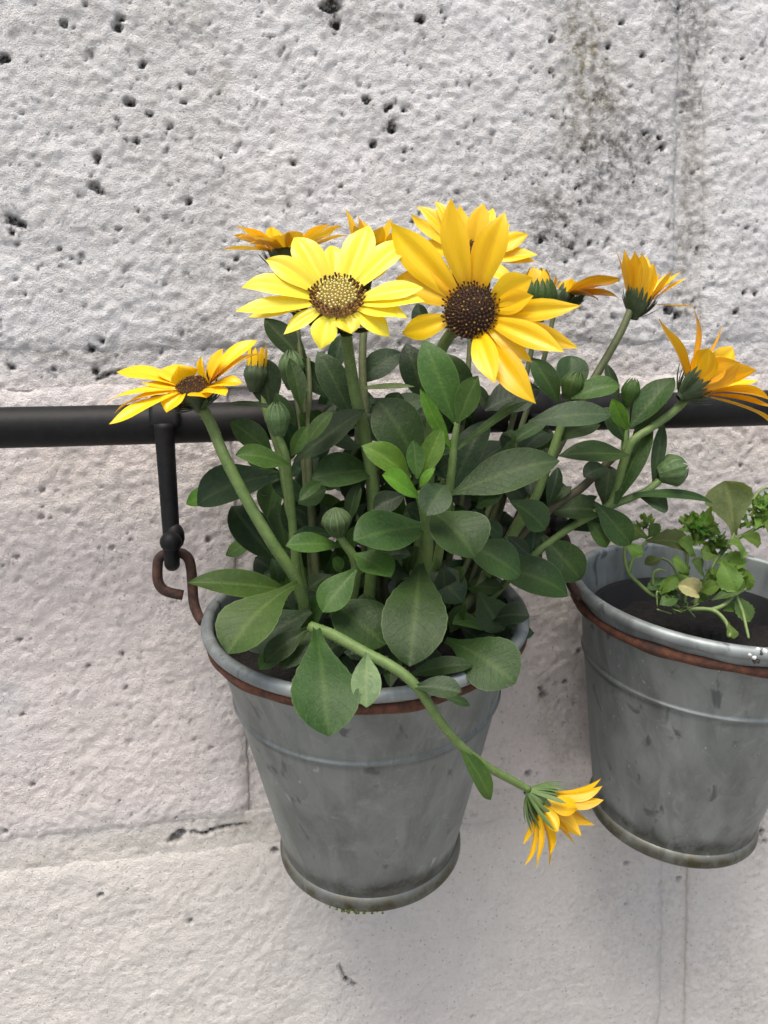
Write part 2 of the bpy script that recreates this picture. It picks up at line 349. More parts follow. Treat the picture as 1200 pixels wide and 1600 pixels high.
PITS = [(5, 92, 8), (200, 160, 7), (207, 161, 6), (234, 178, 5), (152, 243, 6), (152, 252, 5), (148, 292, 7), (156, 300, 5), (222, 99, 6), (183, 40, 8), (188, 28, 6), (295, 316, 6), (20, 345, 7), (32, 350, 7), (17, 362, 5), (265, 200, 5), (213, 221, 5), (287, 160, 4),
        (518, 8, 12), (526, 38, 7), (505, 10, 6), (657, 30, 7), (612, 202, 7), (604, 170, 5), (572, 157, 6), (583, 224, 6), (632, 172, 5), (1046, 486, 9), (1064, 492, 7), (1008, 208, 5), (1035, 232, 6), (1030, 216, 4), (893, 384, 5), (922, 380, 5), (845, 375, 5), (862, 62, 5), (972, 35, 5), (1005, 86, 4), (952, 72, 4),
        (275, 1312, 10), (282, 1306, 8), (268, 1316, 6), (430, 1331, 6), (827, 1208, 6), (50, 1228, 4), (30, 1000, 4), (298, 1440, 5), (157, 1400, 5), (200, 1390, 3), (270, 940, 3), (326, 844, 5), (175, 856, 4), (25, 870, 4), (155, 857, 3), (66, 766, 4), (66, 792, 3), (205, 1275, 3), (275, 1280, 3), (850, 1085, 7), (845, 1075, 5), (880, 1130, 4), (897, 1100, 4), (883, 1065, 4), (740, 1590, 4), (1068, 1380, 5), (1036, 1385, 4), (1190, 1300, 5), (1195, 1315, 5), (978, 1348, 4), (93, 390, 4), (100, 36, 5), (40, 460, 3), (112, 405, 3), (60, 420, 3), (370, 405, 4), (357, 420, 4), (350, 376, 3), (1180, 460, 5), (1162, 458, 5), (1150, 487, 6), (143, 545, 6), (148, 580, 5), (15, 575, 5), (82, 577, 4)]
CRACKS = [[(300, 1303), (320, 1306), (330, 1300), (350, 1294), (385, 1290)], [(150, 592), (165, 585), (185, 580), (200, 580)], [(530, 1510), (540, 1530), (555, 1540)]]
def wp(u, v): p = P(u, v, 0); return p.x, p.z
MPX = .000305
STW = [wp(u, v)+(a*MPX, b*MPX, s, c) for u, v, a, b, s, c in STAINS]
PTW = [wp(u, v)+(r*MPX,) for u, v, r in PITS]
CRW = [[wp(*p) for p in c] for c in CRACKS]
_r2 = np.random.default_rng(5)
for i in range(900):   # the small random air holes of the rough concrete
    PTW.append((_r2.uniform(-.35, .35), _r2.uniform(Z2 if _r2.random() < .75 else -.4, .40), _r2.choice([.0005, .0007, .0009, .0012], p=[.45, .33, .16, .06])))
PTW = np.array(PTW)
def surface(x, z, kind):
    """relief (towards the street, metres) and stain channels of the wall face"""
    up = sst(Z2-.01, Z2+.02, z); top = sst(Z1-.02, Z1+.005, z)       # 1 above the lower / upper bed joint
    rough = .54+.12*up+.14*top
    jx = x+.0012*(fbm(x, z, 300, 3)-.5); jz = z+.0012*(fbm(x, z, 300, 6)-.5)
    a = fbm(jx, jz*1.15, 320, 0, 2); b = fbm(jx, jz, 500, 2, 1); c = fbm(x, z, 60, 4, 2)
    h = rough*(.0016*(a-.5)+.0008*(b-.5))+.0016*(c-.5)
    clump = sst(.50, .70, fbm(jx, jz*1.1, 260, 1, 2)); h = h+rough*.00045*clump
    hole = sst(.76, .90, fbm(jx, jz, 330, 5, 2)); h = h-rough*.0012*hole
    st = np.zeros((len(x), 4), np.float32); st[:, 3] = 1
    n1 = fbm(x, z, 300, 2, 2, .7)
    st[:, 0] = .62*hole*rough*top+.12*hole*rough
    d0 = sst(.56, .80, fbm(x, z, 24, 6, 5, .62))
    st[:, 0] += d0*(.16*top+.05)*sst(.42, .6, n1)
    st[:, 1] += .22*sst(.52, .75, fbm(x, z*.5, 14, 1, 4))*(.35+.65*top)
    for (sx, sz, a_, b_, s, ch) in STW:
        q = ((x-sx)/a_)**2+((z-sz)/b_)**2; k = q < 6
        if k.any(): st[k, ch] += (s*(.62 if a_ > .004 else 1) if ch == 0 else s)*np.exp(-q[k])*(.34+.60*sst(.30, .75, n1[k]))
    pk = np.zeros(len(x), np.float32)
    x0, x1, z0, z1 = x.min()-.01, x.max()+.01, z.min()-.01, z.max()+.01
    wob = .55+.9*fbm(x, z, 520, 4, 2)
    for px_, pz_, r in PTW[(PTW[:, 0] > x0) & (PTW[:, 0] < x1) & (PTW[:, 1] > z0) & (PTW[:, 1] < z1)]:
        k = np.nonzero((np.abs(x-px_) < 2.2*r) & (np.abs(z-pz_) < 2.2*r))[0]
        if len(k):
            d = np.sqrt((x[k]-px_)**2+((z[k]-pz_)*1.15)**2)/(r*wob[k]); e = 1-sst(.55, 1.15, d)
            pk[k] = np.maximum(pk[k], e*min(1, r/.0012)); h[k] -= e*min(.0035, r*1.7)
    st[:, 0] += (.45+.5*top)*pk
    for c_ in CRW:
        for (ax, az), (bx, bz) in zip(c_, c_[1:]):
            k = np.nonzero((x > min(ax, bx)-.003) & (x < max(ax, bx)+.003) & (z > min(az, bz)-.003) & (z < max(az, bz)+.003))[0]
            if not len(k): continue
            dx, dz = bx-ax, bz-az; t = np.clip(((x[k]-ax)*dx+(z[k]-az)*dz)/(dx*dx+dz*dz), 0, 1)
            d = np.hypot(x[k]-ax-t*dx, z[k]-az-t*dz); e = 1-sst(.0004, .0013, d); st[k, 0] += .7*e; h[k] -= .0012*e
    pinkn = fbm(x, z, 18, 3, 3)
    st[:, 2] = (1-top)*(.12+.88*up)*sst(.15, .6, pinkn+.15); st[:, 3] = up
    if kind == 'mortar': st[:, 1] += .07
    return h, np.clip(st, 0, 1)
def sheet(name, x0, x1, z0, z1, step, kind, parent, y0=0.0, skirt=.03):
    nx = max(3, int(round((x1-x0)/step))+1); nz = max(3, int(round((z1-z0)/step))+1)
    X, Z = np.meshgrid(np.linspace(x0, x1, nx), np.linspace(z0, z1, nz)); x = X.ravel().copy(); z = Z.ravel().copy()
    h, st = surface(x, z, kind)
    if kind == 'block':
        ed = np.minimum(np.minimum(x-x0, x1-x), np.minimum(z-z0, z1-z))+.003*(fbm(x, z, 130, 7, 3)-.5)
        h = h-.0026*np.exp(-np.maximum(ed, 0)/.0034)
        st[:, 1] = np.clip(st[:, 1]+.10*np.exp(-np.maximum(ed, 0)/.002), 0, 1)
    if kind == 'block':
        k = np.exp(-np.maximum(np.minimum(np.minimum(x-x0, x1-x), np.minimum(z-z0, z1-z)), 0)/.006)
        x, z = x+k*.0046*(fbm(x, z, 55, 3, 4, .6)-.5), z+k*.0046*(fbm(x, z, 55, 5, 4, .6)-.5)
    V = np.stack([x, y0-h, z], 1); i = np.arange(nx*nz).reshape(nz, nx)
    Q = np.stack([i[:-1, :-1], i[:-1, 1:], i[1:, 1:], i[1:, :-1]], -1).reshape(-1, 4)
    ring = np.concatenate([i[0, :], i[1:, -1], i[-1, -2::-1], i[-2:0:-1, 0]]); n = len(V)
    V = np.concatenate([V, V[ring]*[1, 0, 1]+[0, y0+skirt, 0]]); b = n+np.arange(len(ring))
    Q = np.concatenate([Q, np.stack([np.roll(ring, -1), ring, b, np.roll(b, -1)], -1)])
    st = np.concatenate([st, st[ring]])
    me = mesh_np(name, V, Q); me.materials.append(M_WALL)
    ca = me.color_attributes.new('stain', 'FLOAT_COLOR', 'POINT'); ca.data.foreach_set('color', st.astype(np.float32).ravel())
    return link(name, me, parent)
wall = thing('concrete_block_wall', (0, 0, GZ), 'weathered white painted concrete block wall behind the rail and buckets', 'wall')
FX, FZ = (-.29, .30), (-.36, .36)
for r in range(-4, 4):
    zb = Z1-COURSE*(-r); zt = zb+COURSE-MJ                 # r = 0: the course above the upper joint
    if zt < GZ: continue
    zb = max(zb, GZ)
    xj = {0: XJ1, -1: XJ2, -2: XJ3}.get(r, XJ1 if r % 2 == 0 else XJ2)
    for c in range(-3, 4):
        a, b = xj+c*.45+MJ/2*(1.15 if c == 0 else 1), xj+(c+1)*.45-MJ/2*(1.15 if c == -1 else 1)
        fine = b > FX[0] and a < FX[1] and zt > FZ[0] and zb < FZ[1]
        sheet('block', a, b, zb, zt, .00098 if fine else .011, 'block', wall)
    near = r in (0, -1, -2, 1)
    for c in range(-3, 4):
        x = xj+c*.45; n_ = near and -.29 < x < .3
        sheet('mortar_joint', x-MJ/2-.003, x+MJ/2+.003, zb, zt, .0010 if n_ else .008, 'mortar', wall, .0036, .02)
    for a, b, st_ in ((-1.5, -.26, .01), (-.26, .27, .0010), (.27, 1.9, .01)):
        sheet('mortar_joint', a, b, zb-MJ-.003, zb+.003, st_ if near else .01, 'mortar', wall, .0017, .02)
wb = MB(); x0, x1, zt = -1.5, 1.9, Z1+COURSE*4
wb.add([(x0, .03, GZ), (x1, .03, GZ), (x1, .2, GZ), (x0, .2, GZ), (x0, .03, zt), (x1, .03, zt), (x1, .2, zt), (x0, .2, zt)], [(0, 1, 5, 4), (1, 2, 6, 5), (2, 3, 7, 6), (3, 0, 4, 7), (4, 5, 6, 7)])
wb.build('core', M_WALL, wall, False)

# ------------------------------------------------------------------ rail
RY = -.034; RR = .0081
zr = (P(0, 669.5, RY).z+P(1200, 635, RY).z)/2
rail = thing('wall_rail', (0, RY, zr), 'long black round metal rail fixed in front of the block wall', 'rail')
mb = MB(); xs = np.linspace(-.75, .95, 120); mb.tube([(x, RY+.0003*math.sin(x*31), zr+.0003*math.sin(x*23+1)) for x in xs], RR, 24); mb.build('tube', M_BLACK, rail)
for x in (-.75, .95):
    mb = MB(); mb.ball((x, RY, zr), .012, 16, ax=Vector((1, 0, 0))); mb.build('end_knob', M_BLACK, rail)
for x in (-.62, .82):
    mb = MB(); mb.tube([(x, RY, zr), (x, .004, zr)], .006, 16); mb.tube([(x, -.004, zr), (x, .004, zr)], .016, 20); mb.build('bracket', M_BLACK, rail)

# ------------------------------------------------------------------ buckets
def frame(B, T):
    ax = (T-B).normalized(); a = Vector((1, 0, 0)); a = (a-ax*a.dot(ax)).normalized(); b = ax.cross(a)
    m = Matrix((a, b, ax)).transposed().to_4x4(); m.translation = B; return m
def bucket(B, T, Rb, Rt, label, wire_z, bead_f, soil_d):
    H = (T-B).length; Mx = frame(B, T)
    root = thing('zinc_bucket', B, label, 'bucket', 'zinc buckets hanging from the rail')
    def lathe(name, prof, mtl, n=96, tonef=None, parent=root, wob=0):
        mb = MB(); mb.lathe(prof, n)
        V = np.array(mb.v)
        if wob:
            th = np.arctan2(V[:, 1], V[:, 0]); f = 1+wob*(np.sin(2*th+1)*.6+np.sin(3*th)*.4)
            V[:, 0] *= f; V[:, 1] *= f
        loc = V.copy()
        mb.v = [tuple(Mx @ Vector(p)) for p in V]
        o = mb.build(name, mtl, parent)
        d = tonef(loc) if tonef else np.zeros((len(loc), 3)); d = np.concatenate([np.clip(d, 0, 1), np.ones((len(d), 1))], 1)
        ca = o.data.color_attributes.new('dirt_tone', 'FLOAT_COLOR', 'POINT'); ca.data.foreach_set('color', d.astype(np.float32).ravel())
        return o
    rt = Rt-.0030
    def rad(z): return (Rb-.0014)+(rt-.0005-(Rb-.0014))*((z-.008)/(H-.008))
    zb = bead_f*H
    prof = [(Rb-.0018, .0045)]
    for z in np.linspace(.008, H-.004, 60):
        if abs(z-zb) < .004: continue
        r = rad(z)
        prof.append((r, z))
    prof.sort(key=lambda p: p[1])
    fine = []
    for (r0, z0), (r1, z1) in zip(prof, prof[1:]):
        fine.append((r0, z0))
    for z in np.linspace(zb-.004, zb+.004, 34):
        fine.append((rad(z)+.0010*math.exp(-((z-zb)/.0008)**2)-.0003*math.exp(-((z-zb+.0020)/.0007)**2), z))
    fine.append(prof[-1]); fine.sort(key=lambda p: p[1])
    def bd(L):
        th = np.arctan2(L[:, 1], L[:, 0]); n = fbm(th*.04+.3, L[:, 2], 200, 2, 3); z = L[:, 2]
        d = np.zeros((len(L), 3)); d[:, 0] = 1.1*np.exp(-((z-.0100)/.0042)**2)*(.4+n)+.22*sst(.55, .75, fbm(th*.05, L[:, 2]*.6, 60, 4, 3))  # darker band just above the foot, plus random darker patches
        d[:, 0] += .35*np.exp(-((z-zb+.0024)/.0011)**2)  # thin darker line just below the bead
        d[:, 2] = .35*np.exp(-((z-.007)/.003)**2); return d
    body = lathe('body', fine, M_ZINC, 128, bd, wob=.004)
    # soldered side seam
    foot = [(Rb-.0016, .0062), (Rb-.0011, .0058), (Rb-.0004, .0046), (Rb-.0001, .0034), (Rb, .0012), (Rb-.0006, .0002), (Rb-.0022, 0), (Rb-.004, .001), (Rb-.006, .006), (.0005, .006)]
    def fd(L):
        th = np.arctan2(L[:, 1], L[:, 0]); n = fbm(th*.05+.5, L[:, 2], 300, 1, 3); z = L[:, 2]
        d = np.zeros((len(L), 3)); d[:, 1] = .7*sst(.0025, .0045, z)*(.5+n); d[:, 2] = 2.2*(1-sst(.0026, .0056, z))*(.6+n); d[:, 0] = .5*(n > .55)*(1-sst(.003, .007, z)); return d
    lathe('foot_ring', foot, M_ZINC, 128, fd)
    rimp = []
    rr = .0024
    for k in range(13):
        q = -math.pi*.55+math.pi*1.45*k/12; rimp.append((Rt-rr+rr*math.cos(q), H-rr+rr*math.sin(q)))
    rim = lathe('rim', [(rt-.0003, H-wire_z+.001), (rt+.0001, H-.0052)]+rimp+[(rt-.0018, H-.006), (rad(H-.02)-.0012, H-.02), (rad(H-soil_d-.012)-.0012, H-soil_d-.012)], M_RIM, 128, lambda L: np.stack([.35*(fbm(np.arctan2(L[:, 1], L[:, 0])*.2, L[:, 2], 60, 3, 3) > .58)*1.0, 0*L[:, 2], 0*L[:, 2]], 1))
    mb = MB(); n = 140; zz = H-wire_z
    pts = [Mx @ Vector(((rad(zz)+.0021)*math.cos(2*math.pi*i/n), (rad(zz)+.0021)*math.sin(2*math.pi*i/n), zz+.0004*math.sin(5*2*math.pi*i/n))) for i in range(n+1)]
    mb.tube(pts, [.0021+.00035*math.sin(i*.31)+.0002*math.sin(i*.83) for i in range(n+1)], 10); mb.build('wire_ring', M_RUST, root, label=None)['label'] = 'rusty brown wire ring below the rim'
    # soil with a lumpy top
    mb = MB(); rs = rad(H-soil_d)-.0018; V = []; F = []; nr, na = 16, 48
    for i in range(nr+1):
        for j in range(na):
            r = rs*i/nr; q = 2*math.pi*j/na; V.append(Mx @ Vector((r*math.cos(q), r*math.sin(q), H-soil_d+random.uniform(-.0018, .0018)-.004*(i/nr)**3)))
    F = [(i*na+j, i*na+(j+1) % na, (i+1)*na+(j+1) % na, (i+1)*na+j) for i in range(nr) for j in range(na)]
    mb.add(V, F); mb.build('soil', M_SOIL, root)
    return root, Mx, H
B1, T1 = Vector((-.01644, -.04155, -.1410)), Vector((-.0186, -.0648, -.0289))
B2, T2 = Vector((.12693, -.04041, -.1436)), Vector((.13217, -.0616, -.0312))
b1, MX1, H1 = bucket(B1, T1, .0396, .0638, 'weathered grey zinc bucket planted with the yellow daisies', .0066, .70, .016)
b2, MX2, H2 = bucket(B2, T2, .0380, .0596, 'weathered grey zinc bucket holding a small curly herb seedling', .0098, .70, .030)
# dried splash on the rim of the second bucket, moss under the first
def blob(mb, c, n_, r, mat=0, k=9):
    c = Vector(c); a = n_.orthogonal().normalized(); b = n_.cross(a); V = [c+n_*.0002]; rr = [r*random.uniform(.6, 1.25) for _ in range(k)]
    for i in range(k): V.append(c+(a*math.cos(2*math.pi*i/k)+b*math.sin(2*math.pi*i/k))*rr[i])
    for i in range(k): V.append(c-n_*.0009+(a*math.cos(2*math.pi*i/k)+b*math.sin(2*math.pi*i/k))*rr[i]*1.08)
    mb.add(V, [(0, 1+i, 1+(i+1) % k) for i in range(k)]+[(1+i, 1+k+i, 1+k+(i+1) % k, 1+(i+1) % k) for i in range(k)], mat)
mb = MB()
def rimpt(u, Mx, H, Rt, dz, dr):
    best = None
    for i in range(720):
        q = math.pi+math.pi*i/720; p = Mx @ Vector(((Rt+dr)*math.cos(q), (Rt+dr)*math.sin(q), H+dz)); d = p-CC; uu = 600+FPX*d.dot(CR)/d.dot(CF)
        if best is None or abs(uu-u) < best[0]: best = (abs(uu-u), p, (Mx.to_3x3() @ Vector((math.cos(q), math.sin(q), .9))).normalized())
    return best[1], best[2]
for u, dz, dr, r, k in ((1176, -.0008, -.0010, .0013, 1), (1184, -.0006, -.0012, .0016, 0), (1190, -.001, -.0006, .0012, 1), (1196, -.0006, -.0010, .0014, 0), (1172, -.0018, -.0002, .0010, 0), (1183, -.0042, -.0003, .0014, 1), (1180, -.0026, 0, .0011, 0)):
    p, n_ = rimpt(u, MX2, H2, .0596, dz, dr); blob(mb, p, n_, r*.75, k)
mb.build('dried_splash', [M_SPLASH, M_SPLASHD], b2)['label'] = 'white and black dried splash on the rim'
mb = MB()
for i in range(34):
    q = R(252+random.gauss(0, 8)); p = MX1 @ Vector((.0393*math.cos(q), .0393*math.sin(q), random.uniform(-.0004, .0014))); mb.ball(p, random.uniform(.0003, .0007), 5)
o = mb.build('moss', M_MOSS, b1); o['kind'] = 'stuff'

# inner nursery pot of the second bucket
npot = thing('nursery_pot', MX2 @ Vector((0, 0, H2-.035)), 'black plastic nursery pot sunk inside the herb bucket', 'plant pot')
mb = MB(); mb.lathe([(.030, H2-.060), (.0465, H2-.016), (.0488, H2-.0155), (.0492, H2-.0165), (.0488, H2-.0185), (.0470, H2-.0187), (.0462, H2-.0205), (.0440, H2-.031)][::-1], 96, M=MX2); mb.build('pot_wall', M_PLASTIC, npot)
mb = MB(); V = []; nr, na, rs = 14, 48, .0445
for i in range(nr+1):
    for j in range(na): V.append(MX2 @ Vector((rs*i/nr*math.cos(2*math.pi*j/na), rs*i/nr*math.sin(2*math.pi*j/na), H2-.026+random.uniform(-.0015, .0015))))
mb.add(V, [(i*na+j, i*na+(j+1) % na, (i+1)*na+(j+1) % na, (i+1)*na+j) for i in range(nr) for j in range(na)]); mb.build('soil', M_SOIL, npot)

# ------------------------------------------------------------------ hooks and links
def hook_and_link(dx, lab_h, lab_l):
    off = Vector((dx, 0, 0))
    def Q(u, v, y): return P(u, v, y)+off
    top = Q(256, 640, RY-RR-.002); hx = top.x
    root = thing('hanging_hook', (hx, RY, zr-RR), lab_h, 'hook', 'black hooks hanging from the rail')
    mb = MB(); w2 = .0058; rI, rO = RR+.0004, RR+.0034; V = []; prof = []
    for k in range(25):     # saddle wrapped over the rail: from behind, over the top, down the front
        q = R(-40+ (220+10)*k/24); prof.append((math.cos(q), math.sin(q)))
    for (c, s) in prof:
        for rr_, ww in ((rI, w2*.92), (rO-.0006, w2), (rO, w2*.7)):
            for sg in (-1, 1): V.append(Vector((hx+sg*ww, RY+rr_*c, zr+rr_*s)))
    F = []; o6 = [0, 2, 4, 5, 3, 1]
    for k in range(24):
        for i in range(6):
            a, b = o6[i], o6[(i+1) % 6]; F.append((k*6+a, k*6+b, (k+1)*6+b, (k+1)*6+a))
    F += [tuple(o6[::-1]), tuple(24*6+i for i in o6)]
    mb.add(V, F); mb.build('saddle', M_BLACK, root)
    mb = MB(); a = Q(256, 662, RY-RR-.0022); b = Q(260, 720, RY-RR-.0024); c = Q(266, 810, -.0455); d = Q(268, 850, -.0468); e = Q(269, 876, -.0500); f = Q(269, 880, -.0548); g = Q(267.5, 866, -.0592); h = Q(267, 850, -.0605)
    path = smooth_path([a, b, c, d, e, f, g, h], 7); mb.tube(path, [.0040-.0010*min(1, i/26) for i in range(len(path))], 14); mb.build('rod', M_BLACK, root)
    mb = MB(); mb.ball(Q(267, 847, -.0607), .0042, 16, sc=.95); mb.build('end_ball', M_BLACK, root)
    mb = MB(); mb.ball(Q(273, 838, -.0466), .0040, 14, sc=1.4); mb.build('collar', M_BLACK, root)
    lk = thing('hook_link', Q(308, 968, -.060), lab_l, 'link', 'rusty links under the hooks')
    pts = [Q(286, 930, -.0545), Q(266, 926, -.0545), Q(254, 920, -.0544), Q(247, 908, -.0542), Q(246, 890, -.0540), Q(248, 874, -.0540), Q(257, 866, -.0538), Q(270, 863.5, -.0538), Q(285, 865, -.0540), Q(295, 874, -.0542), Q(299, 892, -.0545), Q(301, 920, -.0550), Q(303, 942, -.0560), Q(309, 960, -.0580), Q(317, 972, -.0605)]
    mb = MB(); mb.tube(smooth_path(pts, 5), .0020, 12); mb.build('wire', M_LINK, lk)
hook_and_link(0, 'black metal hook with ball end hanging clear beside the daisy leaves', 'rusty open wire link hooked to the rim of the daisy bucket')
hook_and_link((T2.x-.0596)-(T1.x-.0638), 'black metal hook behind the daisy leaves between both buckets', 'rusty wire link behind leaves holding the herb bucket rim')

# ------------------------------------------------------------------ blades: leaves and petals
PROF = {
    'ob': ([0, .06, .16, .28, .42, .55, .66, .78, .88, .95, 1], [.12, .14, .22, .42, .72, .93, 1.0, .92, .68, .36, .0]),
    'el': ([0, .06, .16, .30, .45, .58, .72, .84, .93, 1], [.12, .22, .52, .86, 1.0, .97, .80, .52, .24, .0]),
    'ro': ([0, .06, .16, .28, .42, .56, .70, .82, .92, 1], [.14, .20, .40, .70, .92, 1.0, .92, .70, .38, .0]),
    'ln': ([0, .1, .3, .5, .7, .85, 1], [.35, .55, .9, 1.0, .85, .5, .0]),
    'pt': ([0, .08, .22, .38, .52, .66, .78, .88, .95, 1], [.32, .46, .73, .94, 1.0, .86, .60, .33, .13, .0]),
    'pn': ([0, .1, .3, .5, .7, .85, .95, 1], [.45, .6, .85, 1.0, .88, .58, .25, .0]),
}
def blade(b, t, w_, n, kind='ob', bend=.08, cup=.18, sway=0., wav=.03, nu=16, nv=6, tooth=0., droop=0., twist=0., groove=0., curl_=0., seed=None, appear=True):
    """a leaf or petal sheet from point b to point t; n: the way its upper face looks"""
    rs = random.Random(seed if seed is not None else random.random())
    b, t = Vector(b), Vector(t); L = (t-b).length; T = (t-b).normalized()
    n = (n-T*n.dot(T)); n = n.normalized() if n.length > 1e-4 else T.orthogonal().normalized()
    s = T.cross(n)
    if appear:                                     # keep the leaf's real breadth when it is turned edge-on
        v = to_cam((b+t)/2); sp = s-v*s.dot(v); tp = (T-v*T.dot(v)); tp = tp.normalized() if tp.length > 1e-3 else T
        k = (sp-tp*sp.dot(tp)).length; w_ = w_/max(.62, k)
    c1 = b+(t-b)*.4+n*bend*L*1.1+s*sway*L; c2 = b+(t-b)*.75+n*(bend*.9+droop)*L+s*sway*L*.8
    us = np.linspace(0, 1, nu); pr = np.interp(us, *PROF[kind]); V = []; U = []
    ph1, ph2 = rs.uniform(0, 6.3), rs.uniform(0, 6.3)
    for i, u in enumerate(us):
        p = b*(1-u)**3+c1*3*u*(1-u)**2+c2*3*u*u*(1-u)+t*u**3
        d = ((c1-b)*3*(1-u)**2+(c2-c1)*6*u*(1-u)+(t-c2)*3*u*u).normalized()
        nn = (n-d*n.dot(d)).normalized(); ss = d.cross(nn)
        if twist: q = twist*(u-.3); nn, ss = nn*math.cos(q)-ss*math.sin(q), ss*math.cos(q)+nn*math.sin(q)
        hw = w_/2*pr[i]
        if tooth and .3 < u < .97: hw *= 1+tooth*(1 if i % 2 else -1)*rs.uniform(.5, 1)
        for j in range(nv+1):
            a = j/nv*2-1
            off = nn*(cup*hw*(abs(a)**1.15)+wav*w_*math.sin(u*7+ph1+a*1.3)*abs(a)*(1 if a > 0 else math.cos(ph2)))
            if groove: off = off-nn*(groove*hw*math.cos(a*math.pi*1.9)*min(1, u*4)*(1-u*.5))
            if curl_: off = off+nn*(curl_*L*max(0, (u-.62)/.38)**2)+ss*(curl_*.5*L*max(0, (u-.7)/.3)**2)
            V.append(p+ss*(a*hw)+off); U.append((u, j/nv))
    k = nv+1
    Fc = [(i*k+j, (i+1)*k+j, (i+1)*k+j+1, i*k+j+1) for i in range(nu-1) for j in range(nv)]
    # make the upper face the front face
    a_, b_, c_ = V[Fc[len(Fc)//2][0]], V[Fc[len(Fc)//2][1]], V[Fc[len(Fc)//2][2]]
    if (b_-a_).cross(c_-b_).dot(n) < 0: Fc = [f[::-1] for f in Fc]
    return V, Fc, U
UPV = Vector((0, 0, 1)); RTV = Vector((1, 0, 0))
plant = thing('daisy_plant', MX1 @ Vector((0, 0, H1-.016)), 'bushy yellow African daisy plant with green leaves filling a zinc bucket', 'plant')
def leaf(ub, vb, yb, ut, vt, yt, w_, col='m', kind='ob', nx=None, nz=None, parent=None, name='leaf', **kw):
    b = P(ub, vb, yb); t = P(ut, vt, yt); mid = (b+t)/2
    n = to_cam(mid)*.8+UPV*(.55 if nz is None else nz)+RTV*(random.uniform(-.3, .3) if nx is None else nx)
    kw.setdefault('bend', random.uniform(.03, .15)); kw.setdefault('wav', random.uniform(.02, .06)); kw.setdefault('cup', random.uniform(.1, .34)); kw.setdefault('droop', random.uniform(-.02, .06)); kw.setdefault('twist', random.uniform(-.25, .25)); kw.setdefault('sway', random.uniform(-.05, .05))
    V, F, U = blade(b, t, w_*.97*px(mid), n.normalized(), kind, **kw)
    mb = MB(); mb.add(V, F, 0, U); o = mb.build(name, LM[col], parent or plant)
    return o
def stem(pts, r0, r1, mtl=None, hairs=0, parent=None, name='stem', n=8, k=7):
    p3 = smooth_path([P(*p) for p in pts], k); mb = MB(); m_ = len(p3)
    rad = [r0+(r1-r0)*i/(m_-1) for i in range(m_)]
    mb.tube(p3, rad, n, 0)
    for _ in range(hairs):
        i = random.randrange(m_-1); f = random.random(); p = p3[i].lerp(p3[i+1], f); t = (p3[i+1]-p3[i]).normalized()
        a = t.orthogonal(); a.rotate(Matrix.Rotation(random.uniform(0, 6.28), 3, t)); a.normalize(); q = t.cross(a)
        L = random.uniform(.0003, .0009); r = rad[i]*.95; g = .00005
        mb.add([p+a*r+q*g, p+a*r-q*g, p+a*r+t*g, p+a*(r+L)+t*random.uniform(-.0003, .0003)], [(0, 1, 3), (1, 2, 3), (2, 0, 3)], 1)
    return mb.build(name, [mtl or M_STEM, M_HAIR], parent or plant)

# ---- stems
stem([(540, 512, -.098), (545, 555, -.094), (556, 620, -.090), (572, 690, -.088), (585, 800, -.085), (575, 960, -.075)], .0019, .0023, M_STEM, 420)
stem([(578, 415, -.050), (568, 520, -.062), (567, 590, -.066), (575, 700, -.070), (590, 940, -.070)], .0013, .0019, M_STEMD, 80)
stem([(728, 495, -.098), (704, 522, -.093), (685, 560, -.090), (676, 640, -.086), (668, 760, -.082), (640, 960, -.078)], .0020, .0023, M_STEM, 150)
stem([(318, 640, -.088), (332, 668, -.089), (350, 712, -.092), (385, 780, -.095), (425, 848, -.097), (466, 912, -.095), (480, 975, -.09)], .0019, .0021, M_STEM, 330)
stem([(715, 660, -.115), (710, 690, -.114), (704, 750, -.111), (690, 840, -.100), (668, 960, -.085)], .0010, .0019, M_STEM, 120)
stem([(985, 484, -.062), (972, 515, -.064), (950, 555, -.066), (924, 600, -.068), (885, 675, -.070), (850, 740, -.072), (790, 850, -.075), (720, 960, -.075)], .0015, .0020, M_STEMD, 120)
stem([(1078, 618, -.082), (1050, 645, -.083), (1018, 668, -.084), (988, 690, -.084), (975, 725, -.082), (962, 770, -.080), (945, 795, -.079), (890, 825, -.078), (820, 880, -.077), (740, 965, -.075)], .0016, .0015, M_STEM, 260)
stem([(958, 715, -.072), (930, 742, -.073), (905, 765, -.074), (868, 790, -.075), (810, 840, -.075), (730, 960, -.072)], .0016, .0021, M_STEMB, 60)
stem([(1030, 752, -.080), (1008, 768, -.080), (985, 778, -.080), (955, 790, -.079), (900, 815, -.078)], .0014, .0018, M_STEM, 60)
stem([(486, 980, -.112), (520, 992, -.119), (562, 1015, -.126), (620, 1046, -.134), (655, 1078, -.137), (686, 1125, -.137), (722, 1168, -.135), (765, 1200, -.133), (805, 1222, -.131), (826, 1234, -.130)], .0020, .0012, M_STEM, 220)
stem([(526, 832, -.104), (540, 852, -.104), (553, 872, -.103), (556, 900, -.100), (545, 960, -.09)], .0013, .0020, M_STEM, 60)
stem([(434, 680, -.094), (446, 712, -.093), (452, 760, -.090), (458, 830, -.088), (468, 940, -.085)], .0014, .0016, M_STEM, 60)
stem([(482, 560, -.060), (484, 610, -.064), (482, 690, -.07), (488, 830, -.075), (500, 960, -.075)], .0008, .0017, M_STEMD, 40)
stem([(455, 590, -.058), (468, 650, -.062), (478, 760, -.068), (490, 950, -.072)], .0010, .0013, M_STEMD)
stem([(445, 405, -.045), (458, 470, -.05), (470, 560, -.055), (482, 700, -.06), (500, 950, -.065)], .0010, .0013, M_STEMD)
stem([(735, 410, -.052), (735, 520, -.055), (725, 640, -.06), (700, 800, -.065), (670, 950, -.068)], .0010, .0013, M_STEMD)
